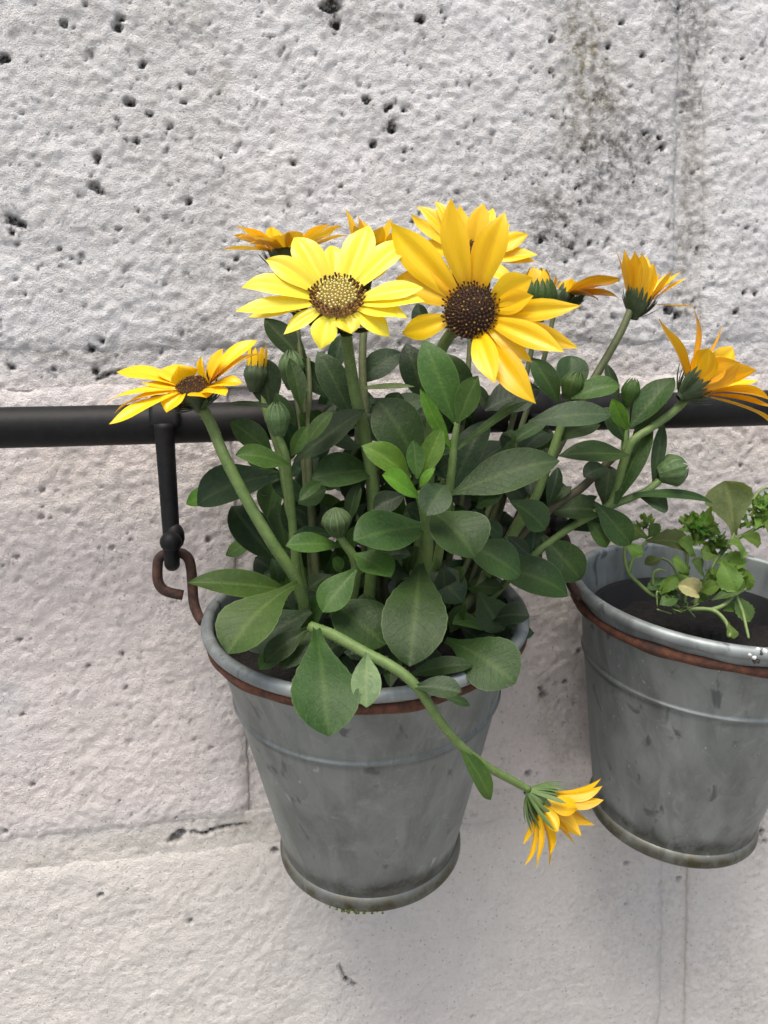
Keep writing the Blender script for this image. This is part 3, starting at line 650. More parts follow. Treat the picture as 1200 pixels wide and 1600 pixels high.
stem([(868, 478, -.055), (850, 560, -.058), (820, 650, -.062), (780, 780, -.066), (720, 950, -.07)], .0010, .0013, M_STEMD)
stem([(838, 490, -.070), (826, 570, -.070), (800, 660, -.070), (770, 780, -.070), (700, 950, -.072)], .0010, .0013, M_STEMD)
stem([(402, 600, -.066), (415, 640, -.068), (440, 720, -.072), (460, 850, -.078), (480, 950, -.08)], .0013, .002, M_STEM)
stem([(890, 628, -.080), (872, 680, -.080), (855, 730, -.080), (830, 790, -.079), (760, 900, -.078)], .0016, .0019, M_STEM, 60)
stem([(656, 770, -.116), (664, 800, -.113), (668, 840, -.108), (664, 890, -.100), (650, 970, -.088)], .0018, .0024, M_STEM, 60)
stem([(980, 620, -.076), (978, 660, -.078), (976, 710, -.080)], .0013, .0016, M_STEM)
for i in range(9):
    u = 560+i*34; stem([(u, 640+random.randint(0, 80), -.055), (u-5, 760, -.06), (620+(u-620)*.55, 970, -.066)], .0010, .0014, random.choice([M_STEMD, M_STEM]), k=5)

# ---- leaves traced one by one: foot, depth, tip, depth, breadth, colour, outline
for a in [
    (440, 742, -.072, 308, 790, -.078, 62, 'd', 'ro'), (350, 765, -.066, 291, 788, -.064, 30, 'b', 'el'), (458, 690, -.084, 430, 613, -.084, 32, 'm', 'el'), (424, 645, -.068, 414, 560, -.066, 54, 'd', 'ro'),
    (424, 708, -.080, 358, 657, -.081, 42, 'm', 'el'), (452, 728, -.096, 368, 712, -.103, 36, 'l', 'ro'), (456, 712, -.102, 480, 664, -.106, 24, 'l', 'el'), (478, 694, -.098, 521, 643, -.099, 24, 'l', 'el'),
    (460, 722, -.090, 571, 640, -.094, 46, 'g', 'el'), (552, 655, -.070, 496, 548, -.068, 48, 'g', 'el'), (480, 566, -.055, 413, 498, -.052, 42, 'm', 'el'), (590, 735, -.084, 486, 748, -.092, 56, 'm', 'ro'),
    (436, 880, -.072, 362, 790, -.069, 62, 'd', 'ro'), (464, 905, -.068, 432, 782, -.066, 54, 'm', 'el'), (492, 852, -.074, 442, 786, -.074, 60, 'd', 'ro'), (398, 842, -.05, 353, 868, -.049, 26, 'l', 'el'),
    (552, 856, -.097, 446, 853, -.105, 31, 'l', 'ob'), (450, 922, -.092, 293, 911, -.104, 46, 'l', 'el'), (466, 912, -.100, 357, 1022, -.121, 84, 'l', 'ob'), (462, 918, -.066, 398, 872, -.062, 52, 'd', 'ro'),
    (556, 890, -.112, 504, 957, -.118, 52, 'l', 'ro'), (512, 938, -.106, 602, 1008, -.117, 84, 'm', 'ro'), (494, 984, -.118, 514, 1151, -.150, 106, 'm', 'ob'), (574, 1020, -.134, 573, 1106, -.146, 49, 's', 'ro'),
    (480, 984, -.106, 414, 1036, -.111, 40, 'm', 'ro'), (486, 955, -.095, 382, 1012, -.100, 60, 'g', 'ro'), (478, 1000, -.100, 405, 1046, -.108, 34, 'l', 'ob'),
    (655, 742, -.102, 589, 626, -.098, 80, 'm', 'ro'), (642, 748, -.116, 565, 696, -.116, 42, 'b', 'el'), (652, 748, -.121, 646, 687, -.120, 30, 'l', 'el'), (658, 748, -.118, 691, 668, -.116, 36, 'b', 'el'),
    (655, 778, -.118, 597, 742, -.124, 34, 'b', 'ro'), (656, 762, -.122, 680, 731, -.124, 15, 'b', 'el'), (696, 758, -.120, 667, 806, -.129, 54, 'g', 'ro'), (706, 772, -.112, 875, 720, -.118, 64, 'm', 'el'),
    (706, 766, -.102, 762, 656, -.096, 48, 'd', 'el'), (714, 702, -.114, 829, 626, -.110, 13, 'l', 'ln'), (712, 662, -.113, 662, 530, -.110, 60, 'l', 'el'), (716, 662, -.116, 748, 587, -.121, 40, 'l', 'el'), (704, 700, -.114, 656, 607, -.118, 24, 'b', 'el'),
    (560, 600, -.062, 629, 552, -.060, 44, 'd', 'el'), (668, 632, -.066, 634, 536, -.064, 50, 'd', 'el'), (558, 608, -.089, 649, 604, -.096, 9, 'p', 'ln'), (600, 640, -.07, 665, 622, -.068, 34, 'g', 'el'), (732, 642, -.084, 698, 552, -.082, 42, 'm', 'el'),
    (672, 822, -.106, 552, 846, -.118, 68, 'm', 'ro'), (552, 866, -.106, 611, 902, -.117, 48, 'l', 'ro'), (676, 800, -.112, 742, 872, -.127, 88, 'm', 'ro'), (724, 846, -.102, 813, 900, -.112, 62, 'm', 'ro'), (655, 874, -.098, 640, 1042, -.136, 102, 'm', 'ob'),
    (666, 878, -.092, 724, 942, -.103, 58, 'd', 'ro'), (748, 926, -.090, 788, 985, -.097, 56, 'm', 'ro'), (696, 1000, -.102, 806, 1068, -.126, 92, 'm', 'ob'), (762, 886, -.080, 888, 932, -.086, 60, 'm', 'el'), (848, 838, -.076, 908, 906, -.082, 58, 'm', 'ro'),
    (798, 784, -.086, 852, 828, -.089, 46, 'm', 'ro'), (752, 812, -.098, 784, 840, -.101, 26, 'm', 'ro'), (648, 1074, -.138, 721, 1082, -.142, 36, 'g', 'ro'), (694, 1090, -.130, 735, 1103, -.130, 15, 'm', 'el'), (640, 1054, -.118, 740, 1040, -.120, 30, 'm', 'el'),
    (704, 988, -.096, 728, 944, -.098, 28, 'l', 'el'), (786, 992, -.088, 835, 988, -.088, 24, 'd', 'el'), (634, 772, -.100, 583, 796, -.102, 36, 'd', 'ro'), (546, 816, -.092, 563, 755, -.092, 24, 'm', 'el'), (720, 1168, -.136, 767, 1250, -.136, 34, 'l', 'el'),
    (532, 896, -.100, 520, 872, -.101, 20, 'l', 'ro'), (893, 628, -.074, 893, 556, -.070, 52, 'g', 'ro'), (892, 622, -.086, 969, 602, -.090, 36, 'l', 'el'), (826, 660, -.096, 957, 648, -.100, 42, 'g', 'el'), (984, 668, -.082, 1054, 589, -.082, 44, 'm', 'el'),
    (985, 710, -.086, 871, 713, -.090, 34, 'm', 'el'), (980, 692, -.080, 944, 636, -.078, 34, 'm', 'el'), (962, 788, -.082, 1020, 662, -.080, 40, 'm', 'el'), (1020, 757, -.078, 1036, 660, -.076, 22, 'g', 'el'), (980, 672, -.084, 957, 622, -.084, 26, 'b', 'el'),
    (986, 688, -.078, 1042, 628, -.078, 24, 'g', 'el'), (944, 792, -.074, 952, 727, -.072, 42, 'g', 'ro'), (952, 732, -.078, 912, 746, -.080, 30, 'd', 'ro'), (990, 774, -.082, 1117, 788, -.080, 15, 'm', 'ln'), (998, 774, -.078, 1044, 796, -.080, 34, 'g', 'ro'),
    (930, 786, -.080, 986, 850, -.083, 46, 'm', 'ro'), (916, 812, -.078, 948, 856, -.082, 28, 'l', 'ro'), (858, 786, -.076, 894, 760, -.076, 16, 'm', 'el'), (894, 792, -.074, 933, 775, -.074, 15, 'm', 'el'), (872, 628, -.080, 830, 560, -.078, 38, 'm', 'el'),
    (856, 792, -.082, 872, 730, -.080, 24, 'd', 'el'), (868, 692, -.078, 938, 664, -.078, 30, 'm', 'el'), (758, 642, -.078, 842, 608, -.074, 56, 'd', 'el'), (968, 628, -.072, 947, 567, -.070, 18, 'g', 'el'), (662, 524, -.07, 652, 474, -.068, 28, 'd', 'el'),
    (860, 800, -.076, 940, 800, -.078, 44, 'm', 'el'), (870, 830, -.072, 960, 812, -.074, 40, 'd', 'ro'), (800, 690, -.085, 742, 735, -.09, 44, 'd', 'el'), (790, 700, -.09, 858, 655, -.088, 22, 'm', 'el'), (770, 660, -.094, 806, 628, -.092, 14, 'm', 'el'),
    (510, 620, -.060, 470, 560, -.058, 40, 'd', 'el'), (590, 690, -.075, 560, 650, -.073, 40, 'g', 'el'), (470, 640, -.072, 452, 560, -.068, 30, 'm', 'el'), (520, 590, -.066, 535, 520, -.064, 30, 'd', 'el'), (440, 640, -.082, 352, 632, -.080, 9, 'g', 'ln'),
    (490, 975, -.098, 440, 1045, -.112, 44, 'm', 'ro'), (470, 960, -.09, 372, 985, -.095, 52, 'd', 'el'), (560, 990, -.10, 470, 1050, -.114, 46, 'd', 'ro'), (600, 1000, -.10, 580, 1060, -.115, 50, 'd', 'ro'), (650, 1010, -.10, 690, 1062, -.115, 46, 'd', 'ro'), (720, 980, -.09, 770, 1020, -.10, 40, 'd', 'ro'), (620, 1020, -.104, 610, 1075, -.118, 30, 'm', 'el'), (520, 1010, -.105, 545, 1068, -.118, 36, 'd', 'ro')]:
    kw = {}
    if a[6] > 80 and a[8] == 'ob': kw = dict(tooth=.022, nu=22, bend=.15, cup=.14)
    leaf(*a[:6], a[6], a[7], a[8], **kw)
# ---- the shaded inner leaves
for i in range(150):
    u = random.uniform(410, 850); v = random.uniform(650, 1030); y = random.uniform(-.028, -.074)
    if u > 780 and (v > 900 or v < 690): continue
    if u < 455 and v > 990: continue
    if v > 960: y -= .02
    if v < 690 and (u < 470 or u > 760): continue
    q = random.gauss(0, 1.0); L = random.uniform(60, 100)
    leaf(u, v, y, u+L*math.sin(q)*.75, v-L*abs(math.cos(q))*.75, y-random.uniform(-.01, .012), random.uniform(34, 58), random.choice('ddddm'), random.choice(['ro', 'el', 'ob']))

for i in range(70):
    u = random.uniform(430, 850); v = random.uniform(640, 960); y = random.uniform(-.052, -.082)
    if u > 790 and v > 880 or v < 680 and (u < 470 or u > 780): continue
    q = random.gauss(0, 1.1); L = random.uniform(46, 78)
    leaf(u, v, y, u+L*math.sin(q)*.8, v-L*math.cos(q)*.7, y-random.uniform(-.008, .012), random.uniform(20, 36), random.choice('mmdgl'), random.choice(['ro', 'el', 'el']))
for i in range(30):
    u = random.uniform(450, 830); v = random.uniform(700, 985); y = random.uniform(-.084, -.100)
    if u > 780 and v > 880: continue
    q = random.gauss(0, 1.2); L = random.uniform(46, 76)
    leaf(u, v, y, u+L*math.sin(q)*.9, v-L*math.cos(q)*.7, y-random.uniform(-.004, .010), random.uniform(18, 30), random.choice('mmdl'), random.choice(['ob', 'el', 'el']))
# ---- flowers
def ray_plane(u, v, c, n):
    d = CF + CR*((u-600)/FPX) - CU*((v-800)/FPX); k = (c-CC).dot(n)/d.dot(n); return CC+d*k
def disc_mesh(c, n, r, style):
    mb = MB(); a = n.orthogonal().normalized(); b = n.cross(a); Mx = Matrix((a, b, n)).transposed().to_4x4(); Mx.translation = c
    dome = .42 if style == 'brown' else .28
    def hz(q): return r*dome*(1-q*q)
    mb.lathe([(r*q, hz(q)-.0002) for q in (1, .9, .75, .55, .35, .15, .002)], 24, 0 if style == 'brown' else 2, M=Mx)
    N_ = 190
    for i in range(N_):
        q = math.sqrt((i+.5)/N_); th = i*2.39996; p = Vector((r*q*math.cos(th), r*q*math.sin(th), hz(q)))
        out = Vector((math.cos(th)*q*.55, math.sin(th)*q*.55, 1)).normalized()
        edge = q > .72
        if style == 'brown': mt = 1 if (i % 5 or q > .85) else 2; L = r*random.uniform(.17, .27)*(1.1 if edge else .8); rr = r*.036
        else: mt = (1 if random.random() < .72 else 2) if edge else 3; L = r*random.uniform(.2, .34)*(1 if edge else .85); rr = r*.040
        p0, p1 = Mx @ (p-out*r*.04), Mx @ (p+out*L); pm = Mx @ (p+out*L*.72+Vector((random.uniform(-1, 1), random.uniform(-1, 1), 0))*r*.02)
        base = 2 if (mt == 1 and style == 'brown') else (3 if style != 'brown' and not edge else 2)
        mb.tube([p0, pm], [rr*.7, rr*.75], 5, base, False); mb.tube([pm, p1, p1+(p1-p0).normalized()*rr*.8], [rr*.8, rr*1.25, rr*.4], 5, mt)
    return mb
def flower(c, n, tips, mtl, disc=None, calyx_r=.006, stem_dir=None, bracts=16, bract_len=.010, cup=.22, lift=.0, kind='pt', bmat=None, bend=.06, tipw=1.0, spread=1.0, reflex=0.):
    """c: middle of the disc, n: where the flower looks; each petal by its tip (u, v, breadth[, lift above the flower's plane])"""
    n = n.normalized(); back = c-n*calyx_r*1.25
    a = n.orthogonal().normalized(); b = n.cross(a); Mx = Matrix((a, b, n)).transposed().to_4x4(); Mx.translation = back
    mb = MB(); mb.lathe([(calyx_r*.30, -calyx_r*.35), (calyx_r*.42, 0), (calyx_r*.75, calyx_r*.35), (calyx_r*.92, calyx_r*.8), (calyx_r*.95, calyx_r*1.2), (.0004, calyx_r*1.22)], 18, 0, M=Mx)
    dirs = []
    pet = []
    for tp in tips:
        u, v, w_ = tp[:3]; lf = tp[3] if len(tp) > 3 else lift
        tip = ray_plane(u, v, c+n*lf, n) if (len(tp) < 5 or tp[4] is None) else P(u, v, tp[4])
        d = tip-c; d = d-n*d.dot(n); d = d.normalized() if d.length > 1e-4 else a
        pet.append((tip, d, w_)); dirs.append((tip-c).normalized())
    for k in range(bracts):
        tip, d, _w = pet[k % len(pet)]
        if k >= len(pet): d = (d+pet[(k+1) % len(pet)][1]).normalized() if (d+pet[(k+1) % len(pet)][1]).length > .2 else d; tip = (tip+pet[(k+1) % len(pet)][0])/2
        s0 = back+d*calyx_r*.42-n*calyx_r*.1; m0 = c+d*calyx_r*.98-n*calyx_r*.25
        s1 = m0+(tip-m0).normalized()*bract_len*random.uniform(.35, .75)-n*.0004+d*.0006
        V, F, U = blade(s0, s1, calyx_r*.4, d-n*.5, 'pn', bend=.10, cup=-.3, nu=8, nv=2, appear=False); mb.add(V, F, 0, U)
    fl = mb.build('flower', bmat or M_CALYX, plant)
    for (tip, d, w_) in pet:
        s0 = c+d*calyx_r*.78-n*.0006; L = (tip-s0).length
        tv = (tip-s0).normalized(); nn = (n*1.0-d*.12); nn = nn-tv*nn.dot(tv)
        if nn.length < .25: nn = nn-d*.5; nn = nn-tv*nn.dot(tv)
        V, F, U = blade(s0, tip, w_*.93*px(tip)*tipw, nn.normalized(), kind, bend=bend+random.uniform(-.03, .04), cup=cup+random.uniform(-.08, .08), sway=random.uniform(-.04, .04), wav=.025, nu=16, nv=10, twist=random.uniform(-.5, .5), droop=reflex, appear=False, groove=random.uniform(.03, .10), curl_=random.uniform(-.07, .07))
        m2 = MB(); m2.add(V, F, 0, U); m2.build('petal', PM[mtl], fl)
    if disc: disc_mesh(c, n, calyx_r, disc).build('disc', [M_DISC, M_FLD, M_FLB, M_FLY], fl)
    return fl
def facing(c, cam_, up_, rt_=0.): return (to_cam(c)*cam_+UPV*up_+RTV*rt_).normalized()
c = P(527, 467, -.104)
flower(c, facing(c, .72, .66, 0), [(375, 443, 46, .004), (367, 487, 40, .002), (388, 498, 30, -.003), (415, 404, 50, .006), (461, 367, 56, .006), (519, 380, 40, .003), (577, 350, 56, .007), (642, 372, 50, .006), (612, 402, 40, .001), (662, 450, 42, .005), (664, 468, 46, .004),
    (636, 495, 46, .002), (609, 527, 42, -.003), (549, 522, 46, -.001), (499, 545, 46, -.004), (446, 525, 34, -.003)], 'y', 'yellow', .0083, bract_len=.010)
c = P(736, 487, -.108)
flower(c, facing(c, .93, .18, -.14), [(609, 352, 60, .006), (702, 311, 48, .006), (792, 330, 54, .006), (768, 345, 40, .0), (832, 434, 56, .007), (834, 462, 42, .008), (906, 479, 40, .010), (905, 545, 38, .002), (882, 551, 44, .010), (831, 567, 30, .004), (834, 631, 52, .008), (774, 599, 46, .012), (627, 521, 42, -.002), (618, 430, 54, .002), (655, 395, 44, .0)],
       'g', 'brown', .0088, bract_len=.009)
c = P(303, 604, -.090)
flower(c, facing(c, .34, .90, -.16), [(182, 583, 34, .003), (163, 626, 26, -.001), (174, 667, 34, -.006), (178, 642, 26, -.004), (258, 643, 40, -.004), (250, 575, 40, .004), (281, 571, 44, .007), (315, 558, 44, .009), (350, 546, 44, .010), (402, 530, 36, .010), (412, 548, 34, .006), (379, 598, 34, .000), (353, 618, 34, -.001), (322, 621, 40, -.001), (218, 598, 34, .001)],
       'g', 'brown', .0056, bract_len=.0105, tipw=1.3)
c = P(447, 392, -.048)
flower(c, facing(c, -.10, 1., .0), [(369, 351, 24, .012), (363, 370, 24, .007), (345, 391, 16, .001), (390, 362, 26, .008), (423, 355, 34, .011), (452, 363, 30, .010), (500, 352, 30, .012), (536, 353, 26, .012), (545, 366, 24, .008), (395, 388, 30, .002), (480, 385, 26, .004), (430, 378, 24, .006), (410, 372, 20, .008), (377, 357, 22, None, -.062), (372, 368, 24, None, -.066), (398, 372, 26, None, -.070), (436, 366, 28, None, -.066), (468, 360, 26, None, -.068), (515, 352, 24, None, -.060), (525, 362, 22, None, -.066), (385, 380, 22, None, -.068)], 'w', None, .0060, bract_len=.008, tipw=1.25)
c = P(578, 398, -.050)
flower(c, facing(c, .15, .95, .0), [(539, 324, 24, None, -.046), (560, 336, 28, None, -.05), (613, 340, 36, None, -.05), (582, 366, 26, None, -.055), (640, 372, 36, None, -.05), (546, 372, 24, None, -.056), (600, 378, 26, None, -.058), (553, 352, 22, None, -.058), (596, 352, 26, None, -.06), (626, 360, 26, None, -.056), (567, 345, 20, None, -.042)], 'w', None, .0060, tipw=1.25)
c = P(737, 402, -.058)
flower(c, facing(c, .80, .50, .05), [(640, 339, 24, .004), (653, 318, 30, .004), (681, 311, 26, .004), (702, 322, 34, .0), (716, 322, 24, .004), (755, 318, 36, .005), (770, 326, 26, .0), (796, 350, 34, .004), (825, 366, 34, .004), (841, 399, 30, .002), (838, 408, 24, .0), (660, 380, 34, .0), (800, 440, 30, 0), (700, 445, 30, 0)], 'g', 'brown', .0062)
c = P(880, 458, -.056)
flower(c, facing(c, .05, .95, .35), [(971, 463, 24, .000), (968, 440, 28, .004), (962, 431, 26, .008), (868, 430, 34, .006), (895, 436, 30, .007), (925, 440, 30, .006), (850, 428, 22, .006), (935, 468, 26, -.002)], 'o', None, .0056, tipw=1.4)
c = P(997, 470, -.062)
flower(c, facing(c, .05, .95, .20), [(964, 391, 20, None, -.058), (974, 389, 18, None, -.066), (992, 392, 22, None, -.068), (1004, 396, 24, None, -.070), (1021, 411, 22, None, -.068), (1032, 425, 18, None, -.064), (1066, 419, 24, None, -.064), (1073, 434, 22, None, -.066), (983, 402, 20, None, -.054), (1040, 430, 18, None, -.056), (1012, 400, 18, None, -.054), (1088, 480, 10, None, -.068), (1052, 425, 20, None, -.070)], 'w', None, .0047, bract_len=.0095, bracts=20, bend=-.03, tipw=1.3)
c = P(1085, 604, -.086)
flower(c, facing(c, .12, .55, .85), [(1025, 503, 30, None, -.082), (1088, 484, 26, None, -.080), (1129, 511, 26, None, -.084), (1106, 545, 32, None, -.098), (1133, 556, 30, None, -.094), (1157, 566, 34, None, -.098), (1183, 579, 32, None, -.096), (1206, 622, 30, None, -.094), (1212, 645, 28, None, -.090), (1216, 662, 22, None, -.088), (1150, 540, 26, None, -.076), (1180, 600, 26, None, -.078), (1080, 560, 24, None, -.078)], 'g', None, .0046, bract_len=.0095, bracts=20, tipw=1.65)
c = P(846, 1250, -.130)
flower(c, facing(c, .10, -.55, .75), [(940, 1217, 18, None, -.128), (942, 1229, 18, None, -.134), (944, 1250, 20, None, -.136), (930, 1288, 22, None, -.134), (909, 1306, 22, None, -.138), (895, 1321, 20, None, -.134), (862, 1338, 20, None, -.138), (855, 1355, 13, None, -.130), (833, 1354, 18, None, -.138), (822, 1355, 13, None, -.134), (815, 1317, 14, None, -.130), (884, 1295, 20, None, -.128), (925, 1240, 18, None, -.126), (903, 1262, 22, None, -.141), (870, 1300, 18, None, -.141)], 'w', None, .0040, bract_len=.0115, bracts=24, bend=.10, bmat=M_CALYXL, cup=.4, tipw=1.5)

# ---- buds
def bud(u, v, y, w_, h_, ax, n=11, mtl=None, tipc=None, point=.0, open_=0.):
    c = P(u, v, y); k = px(c); r = w_*k/2; L = h_*k; ax = ax.normalized(); s0 = c-ax*L*.5
    mb = MB(); a = ax.orthogonal().normalized(); b = ax.cross(a); Mx = Matrix((a, b, ax)).transposed().to_4x4(); Mx.translation = s0
    mb.lathe([(r*.25, 0), (r*.66, L*.10), (r*.86, L*.3), (r*.88, L*.5), (r*.74, L*.7), (r*.45, L*.86), (r*.1, L*.93)], 18, 0, M=Mx)
    for i in range(n):
        q = 2*math.pi*i/n; d = a*math.cos(q)+b*math.sin(q); V = []; U = []; nu = 9; sd = ax.cross(d)
        for j in range(nu):
            t = j/(nu-1); rr = r*(.28+.78*math.sin(min(1, t*1.25+.08)*math.pi*.5) if t < .5 else 1.0-(1-open_)*1.0*((t-.5)/.5)**2.1*(1-point*.3)+.03)
            hw = r*math.pi/n*1.25*(math.sin(math.pi*min(.5, .2+t*.55)) if t < .55 else max(.02, 1-((t-.55)/.45)**1.3))
            p = s0+ax*(L*t)+d*rr
            for e, o_ in ((-1, 0), (-.4, .05), (0, .13), (.4, .05), (1, 0)): V.append(p+sd*hw*e+d*r*o_*(1 if t < .95 else .2)); U.append((t, (e+1)/2))
        mb.add(V, [(j*5+e, j*5+e+1, (j+1)*5+e+1, (j+1)*5+e) for j in range(nu-1) for e in range(4)], 0, U)
    o = mb.build('bud', mtl or M_BUD, plant)
    if tipc:
        for i in range(tipc[0]):
            q = 2*math.pi*i/tipc[0]+.2; d = a*math.cos(q)+b*math.sin(q); p0 = s0+ax*L*(tipc[4] if len(tipc) > 4 else .55)+d*r*(.72 if len(tipc) < 5 else .93); p1 = s0+ax*L*tipc[2]*random.uniform(.9, 1.05)+d*r*tipc[3]
            V, F, U = blade(p0, p1, r*.55, d, 'pn', bend=.10, cup=-.2, nu=8, nv=3, appear=False); m2 = MB(); m2.add(V, F, 0, U); m2.build('petal', PM[tipc[1]], o)
    return o
bud(434, 655, -.094, 36, 54, Vector((-.05, -.1, 1)), point=.8)
bud(526, 815, -.105, 42, 48, Vector((-.12, -.25, 1)), 13)
bud(1050, 735, -.080, 46, 48, Vector((1, -.15, .25)), 12, open_=.25)
bud(456, 578, -.058, 38, 62, Vector((-.05, 0, 1)), 10, point=.6)
bud(895, 602, -.084, 34, 46, Vector((.35, -.1, 1)), 9, LM['l'], point=1)
bud(985, 612, -.079, 26, 44, Vector((.2, -.1, 1)), 8, LM['l'], point=1)
bud(400, 588, -.067, 34, 50, Vector((.10, 0, 1)), 10, M_CALYX, (9, 'w', 1.5, .75), open_=.4)
bud(838, 466, -.072, 56, 72, Vector((.06, -.1, 1)), 16, LM['l'], (16, 'w', 1.12, .45, .42), open_=.35)

# ------------------------------------------------------------------ the herb seedling
herb = thing('herb_seedling', MX2 @ Vector((0, 0, H2-.026)), 'small pale green curly leaved herb seedling growing in the black pot', 'plant')
HY = -.060
def hstem(pts, r=.0007, mtl=None): return stem([(u, v, y) for u, v, y in pts], r*1.15, r*.8, mtl or M_HERBSTEM, 0, herb, n=6, k=5)
def hleaf(ub, vb, yb, ut, vt, yt, w_, col='h', kind='ro', **kw):
    kw.setdefault('wav', .07); kw.setdefault('tooth', .10); return leaf(ub, vb, yb, ut, vt, yt, w_, col, kind, parent=herb, **kw)
hstem([(1060, 950, -.066), (1040, 938, -.066), (1018, 929, -.066), (998, 912, -.066), (983, 896, -.066), (976, 872, -.065), (977, 848, -.064)], .0009)
hstem([(983, 896, -.066), (987, 878, -.066), (996, 862, -.066), (1010, 846, -.066)], .0008)
hstem([(1085, 945, -.064), (1095, 920, -.063), (1108, 895, -.062), (1125, 866, -.06), (1146, 838, -.058), (1150, 800, -.056)], .0009)
hstem([(1125, 866, -.06), (1144, 846, -.06), (1170, 832, -.06), (1200, 815, -.06), (1235, 800, -.06)], .0009, M_STEM)
hstem([(1060, 955, -.068), (1080, 952, -.07), (1111, 953, -.073), (1128, 964, -.076), (1138, 980, -.079), (1140, 996, -.082)], .0010)
hstem([(1111, 953, -.073), (1130, 946, -.073), (1148, 930, -.072), (1165, 920, -.071)], .0009)
hstem([(1150, 930, -.072), (1160, 955, -.075), (1166, 980, -.079), (1170, 998, -.082)], .0007)
hstem([(1070, 945, -.062), (1072, 900, -.058), (1075, 862, -.056), (1085, 835, -.056)], .0008)
hstem([(1062, 940, -.06), (1058, 900, -.056), (1048, 880, -.054), (1034, 872, -.053)], .0006)
hstem([(1020, 915, -.066), (1021, 896, -.067), (1030, 890, -.068), (1040, 893, -.068)], .0006)
hstem([(1176, 782, -.058), (1186, 768, -.057), (1196, 762, -.056), (1206, 766, -.056)], .0005)
for i in range(9):
    u, v = 1060+random.gauss(0, 18), 948+random.gauss(0, 10); hstem([(u, v, -.070), (u+random.uniform(-14, 14), v+random.uniform(-14, 8), -.073), (u+random.uniform(-20, 20), v+random.uniform(-6, 16), -.074)], .00035, M_HERBSTEM)
hleaf(1008, 846, -.066, 1080, 862, -.064, 32, 'w', 'el', bend=.22); hleaf(978, 852, -.064, 1000, 832, -.058, 26, 'k'); hleaf(976, 850, -.064, 960, 838, -.06, 18, 'k')
hleaf(1147, 836, -.058, 1132, 751, -.056, 74, 'p', 'ob', tooth=.06, bend=.02); hleaf(1028, 914, -.068, 1086, 908, -.071, 20, 'h', 'el')
hleaf(1056, 914, -.072, 1090, 928, -.076, 30, 'c', 'ro', tooth=.06, bend=.3, cup=.7, wav=.15); hleaf(1150, 930, -.072, 1172, 972, -.076, 28, 'k', 'ro'); hleaf(1138, 972, -.079, 1146, 998, -.082, 18, 'h', 'ob')
hleaf(1120, 880, -.064, 1166, 880, -.068, 30, 'h', 'ro'); hleaf(1128, 878, -.068, 1150, 924, -.074, 40, 'h', 'ro'); hleaf(1150, 880, -.066, 1172, 922, -.07, 30, 'h', 'ro'); hleaf(1112, 938, -.071, 1165, 918, -.074, 16, 'k', 'el')
hleaf(1034, 872, -.053, 1008, 882, -.054, 18, 'w'); hleaf(1058, 912, -.066, 1010, 920, -.066, 20, 'k'); hleaf(1085, 905, -.062, 1104, 925, -.066, 24, 'h'); hleaf(1104, 905, -.064, 1128, 892, -.068, 16, 'h')
def ruffle(c, n, r, col):
    """one crisped leaflet: a lobed fan whose edge is gathered into waves"""
    a = n.orthogonal().normalized(); a.rotate(Matrix.Rotation(random.uniform(0, 6.28), 3, n)); b = n.cross(a); V = []; U = []; nq, na = 5, 30
    ph, k1, k2 = random.uniform(0, 6.3), random.choice([4, 5, 6]), random.choice([9, 11]); dome = random.uniform(-.1, .5)
    for i in range(nq+1):
        q = i/nq
        for j in range(na+1):
            th = (j/na-.5)*random.choice([5.2]); e = r*q*(.8+.16*math.sin(th*k1+ph)+.12*math.sin(th*k2)*q)
            z = r*(dome*q*q+.34*q*q*math.sin(th*k1*.9+ph)+.16*q*q*q*math.sin(th*k2+1))
            V.append(c+a*e*math.cos(th)+b*e*math.sin(th)+n*z); U.append((q, .25+.5*j/na))
    k = na+1; mb = MB(); mb.add(V, [(i*k+j, (i+1)*k+j, (i+1)*k+j+1, i*k+j+1) for i in range(nq) for j in range(na)], 0, U)
    return mb.build('leaf', LM[col], herb)
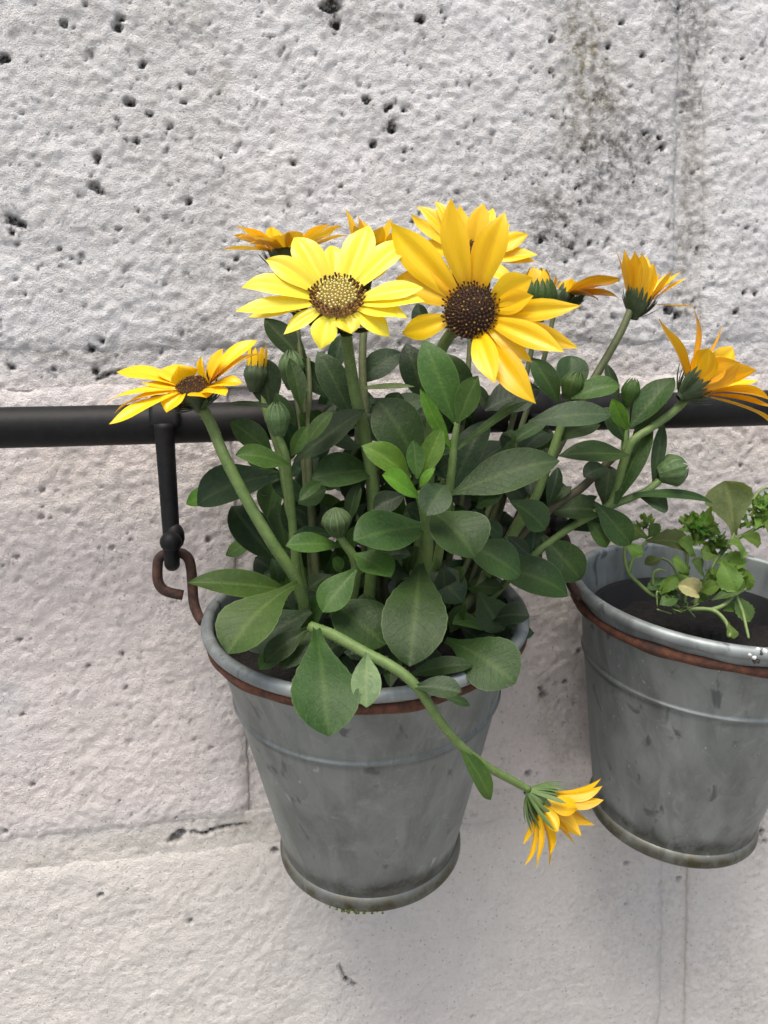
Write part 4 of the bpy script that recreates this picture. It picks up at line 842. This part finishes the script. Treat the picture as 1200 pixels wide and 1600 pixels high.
def curl(u, v, y, r, n, cols):
    for i in range(max(3, int(n*.75))):
        q = random.uniform(0, 6.28); a = random.uniform(.2, .75)*r; u0, v0 = u+a*math.cos(q), v+a*math.sin(q)*.8; c = P(u0, v0, y+random.uniform(-.004, .004))
        nn = (to_cam(c)*random.uniform(.1, 1)+UPV*random.uniform(.1, 1)+RTV*random.uniform(-.9, .9)).normalized()
        ruffle(c, nn, r*px(c)*random.uniform(.45, .75), random.choice(cols))
curl(1088, 822, -.058, 27, 15, 'hhhb'); curl(1112, 845, -.060, 26, 13, 'hhk'); curl(1078, 846, -.062, 18, 6, 'hk'); curl(1180, 790, -.058, 24, 10, 'khh'); curl(1190, 815, -.060, 18, 7, 'hk'); curl(1165, 818, -.06, 16, 5, 'kh'); curl(1005, 815, -.056, 18, 6, 'hk'); curl(1150, 900, -.068, 26, 8, 'hhb'); curl(1110, 905, -.066, 16, 6, 'h'); curl(1045, 925, -.068, 22, 7, 'hk'); curl(1225, 800, -.06, 26, 8, 'hk')

for (a, b_, c_, d_, w_, k_) in [(976, 850, 1004, 868, 22, 'h'), (1030, 930, 1060, 900, 22, 'h'), (1075, 895, 1050, 872, 20, 'h'), (1095, 925, 1125, 915, 22, 'h'), (1060, 935, 1030, 945, 18, 'k'), (1085, 870, 1060, 845, 24, 'h'), (1120, 868, 1095, 862, 22, 'h'), (1130, 955, 1160, 945, 18, 'h'), (1100, 900, 1082, 878, 22, 'k'), (1080, 940, 1110, 938, 16, 'h'), (1160, 835, 1190, 850, 22, 'h'), (1180, 826, 1205, 800, 26, 'h'), (1012, 840, 1030, 818, 20, 'k'), (1012, 842, 985, 820, 18, 'h'), (1140, 850, 1165, 862, 24, 'h'), (1190, 818, 1215, 830, 24, 'h')]:
    y = random.uniform(-.062, -.074); hleaf(a, b_, y, c_, d_, y-random.uniform(-.004, .006), w_, k_, 'ro', bend=random.uniform(.0, .25), wav=.12, cup=random.uniform(-.3, .6))
curl(1062, 905, -.064, 20, 7, 'hhk'); curl(1125, 912, -.066, 20, 7, 'hhk'); curl(1098, 835, -.056, 24, 8, 'hb'); curl(1200, 790, -.058, 24, 8, 'h')
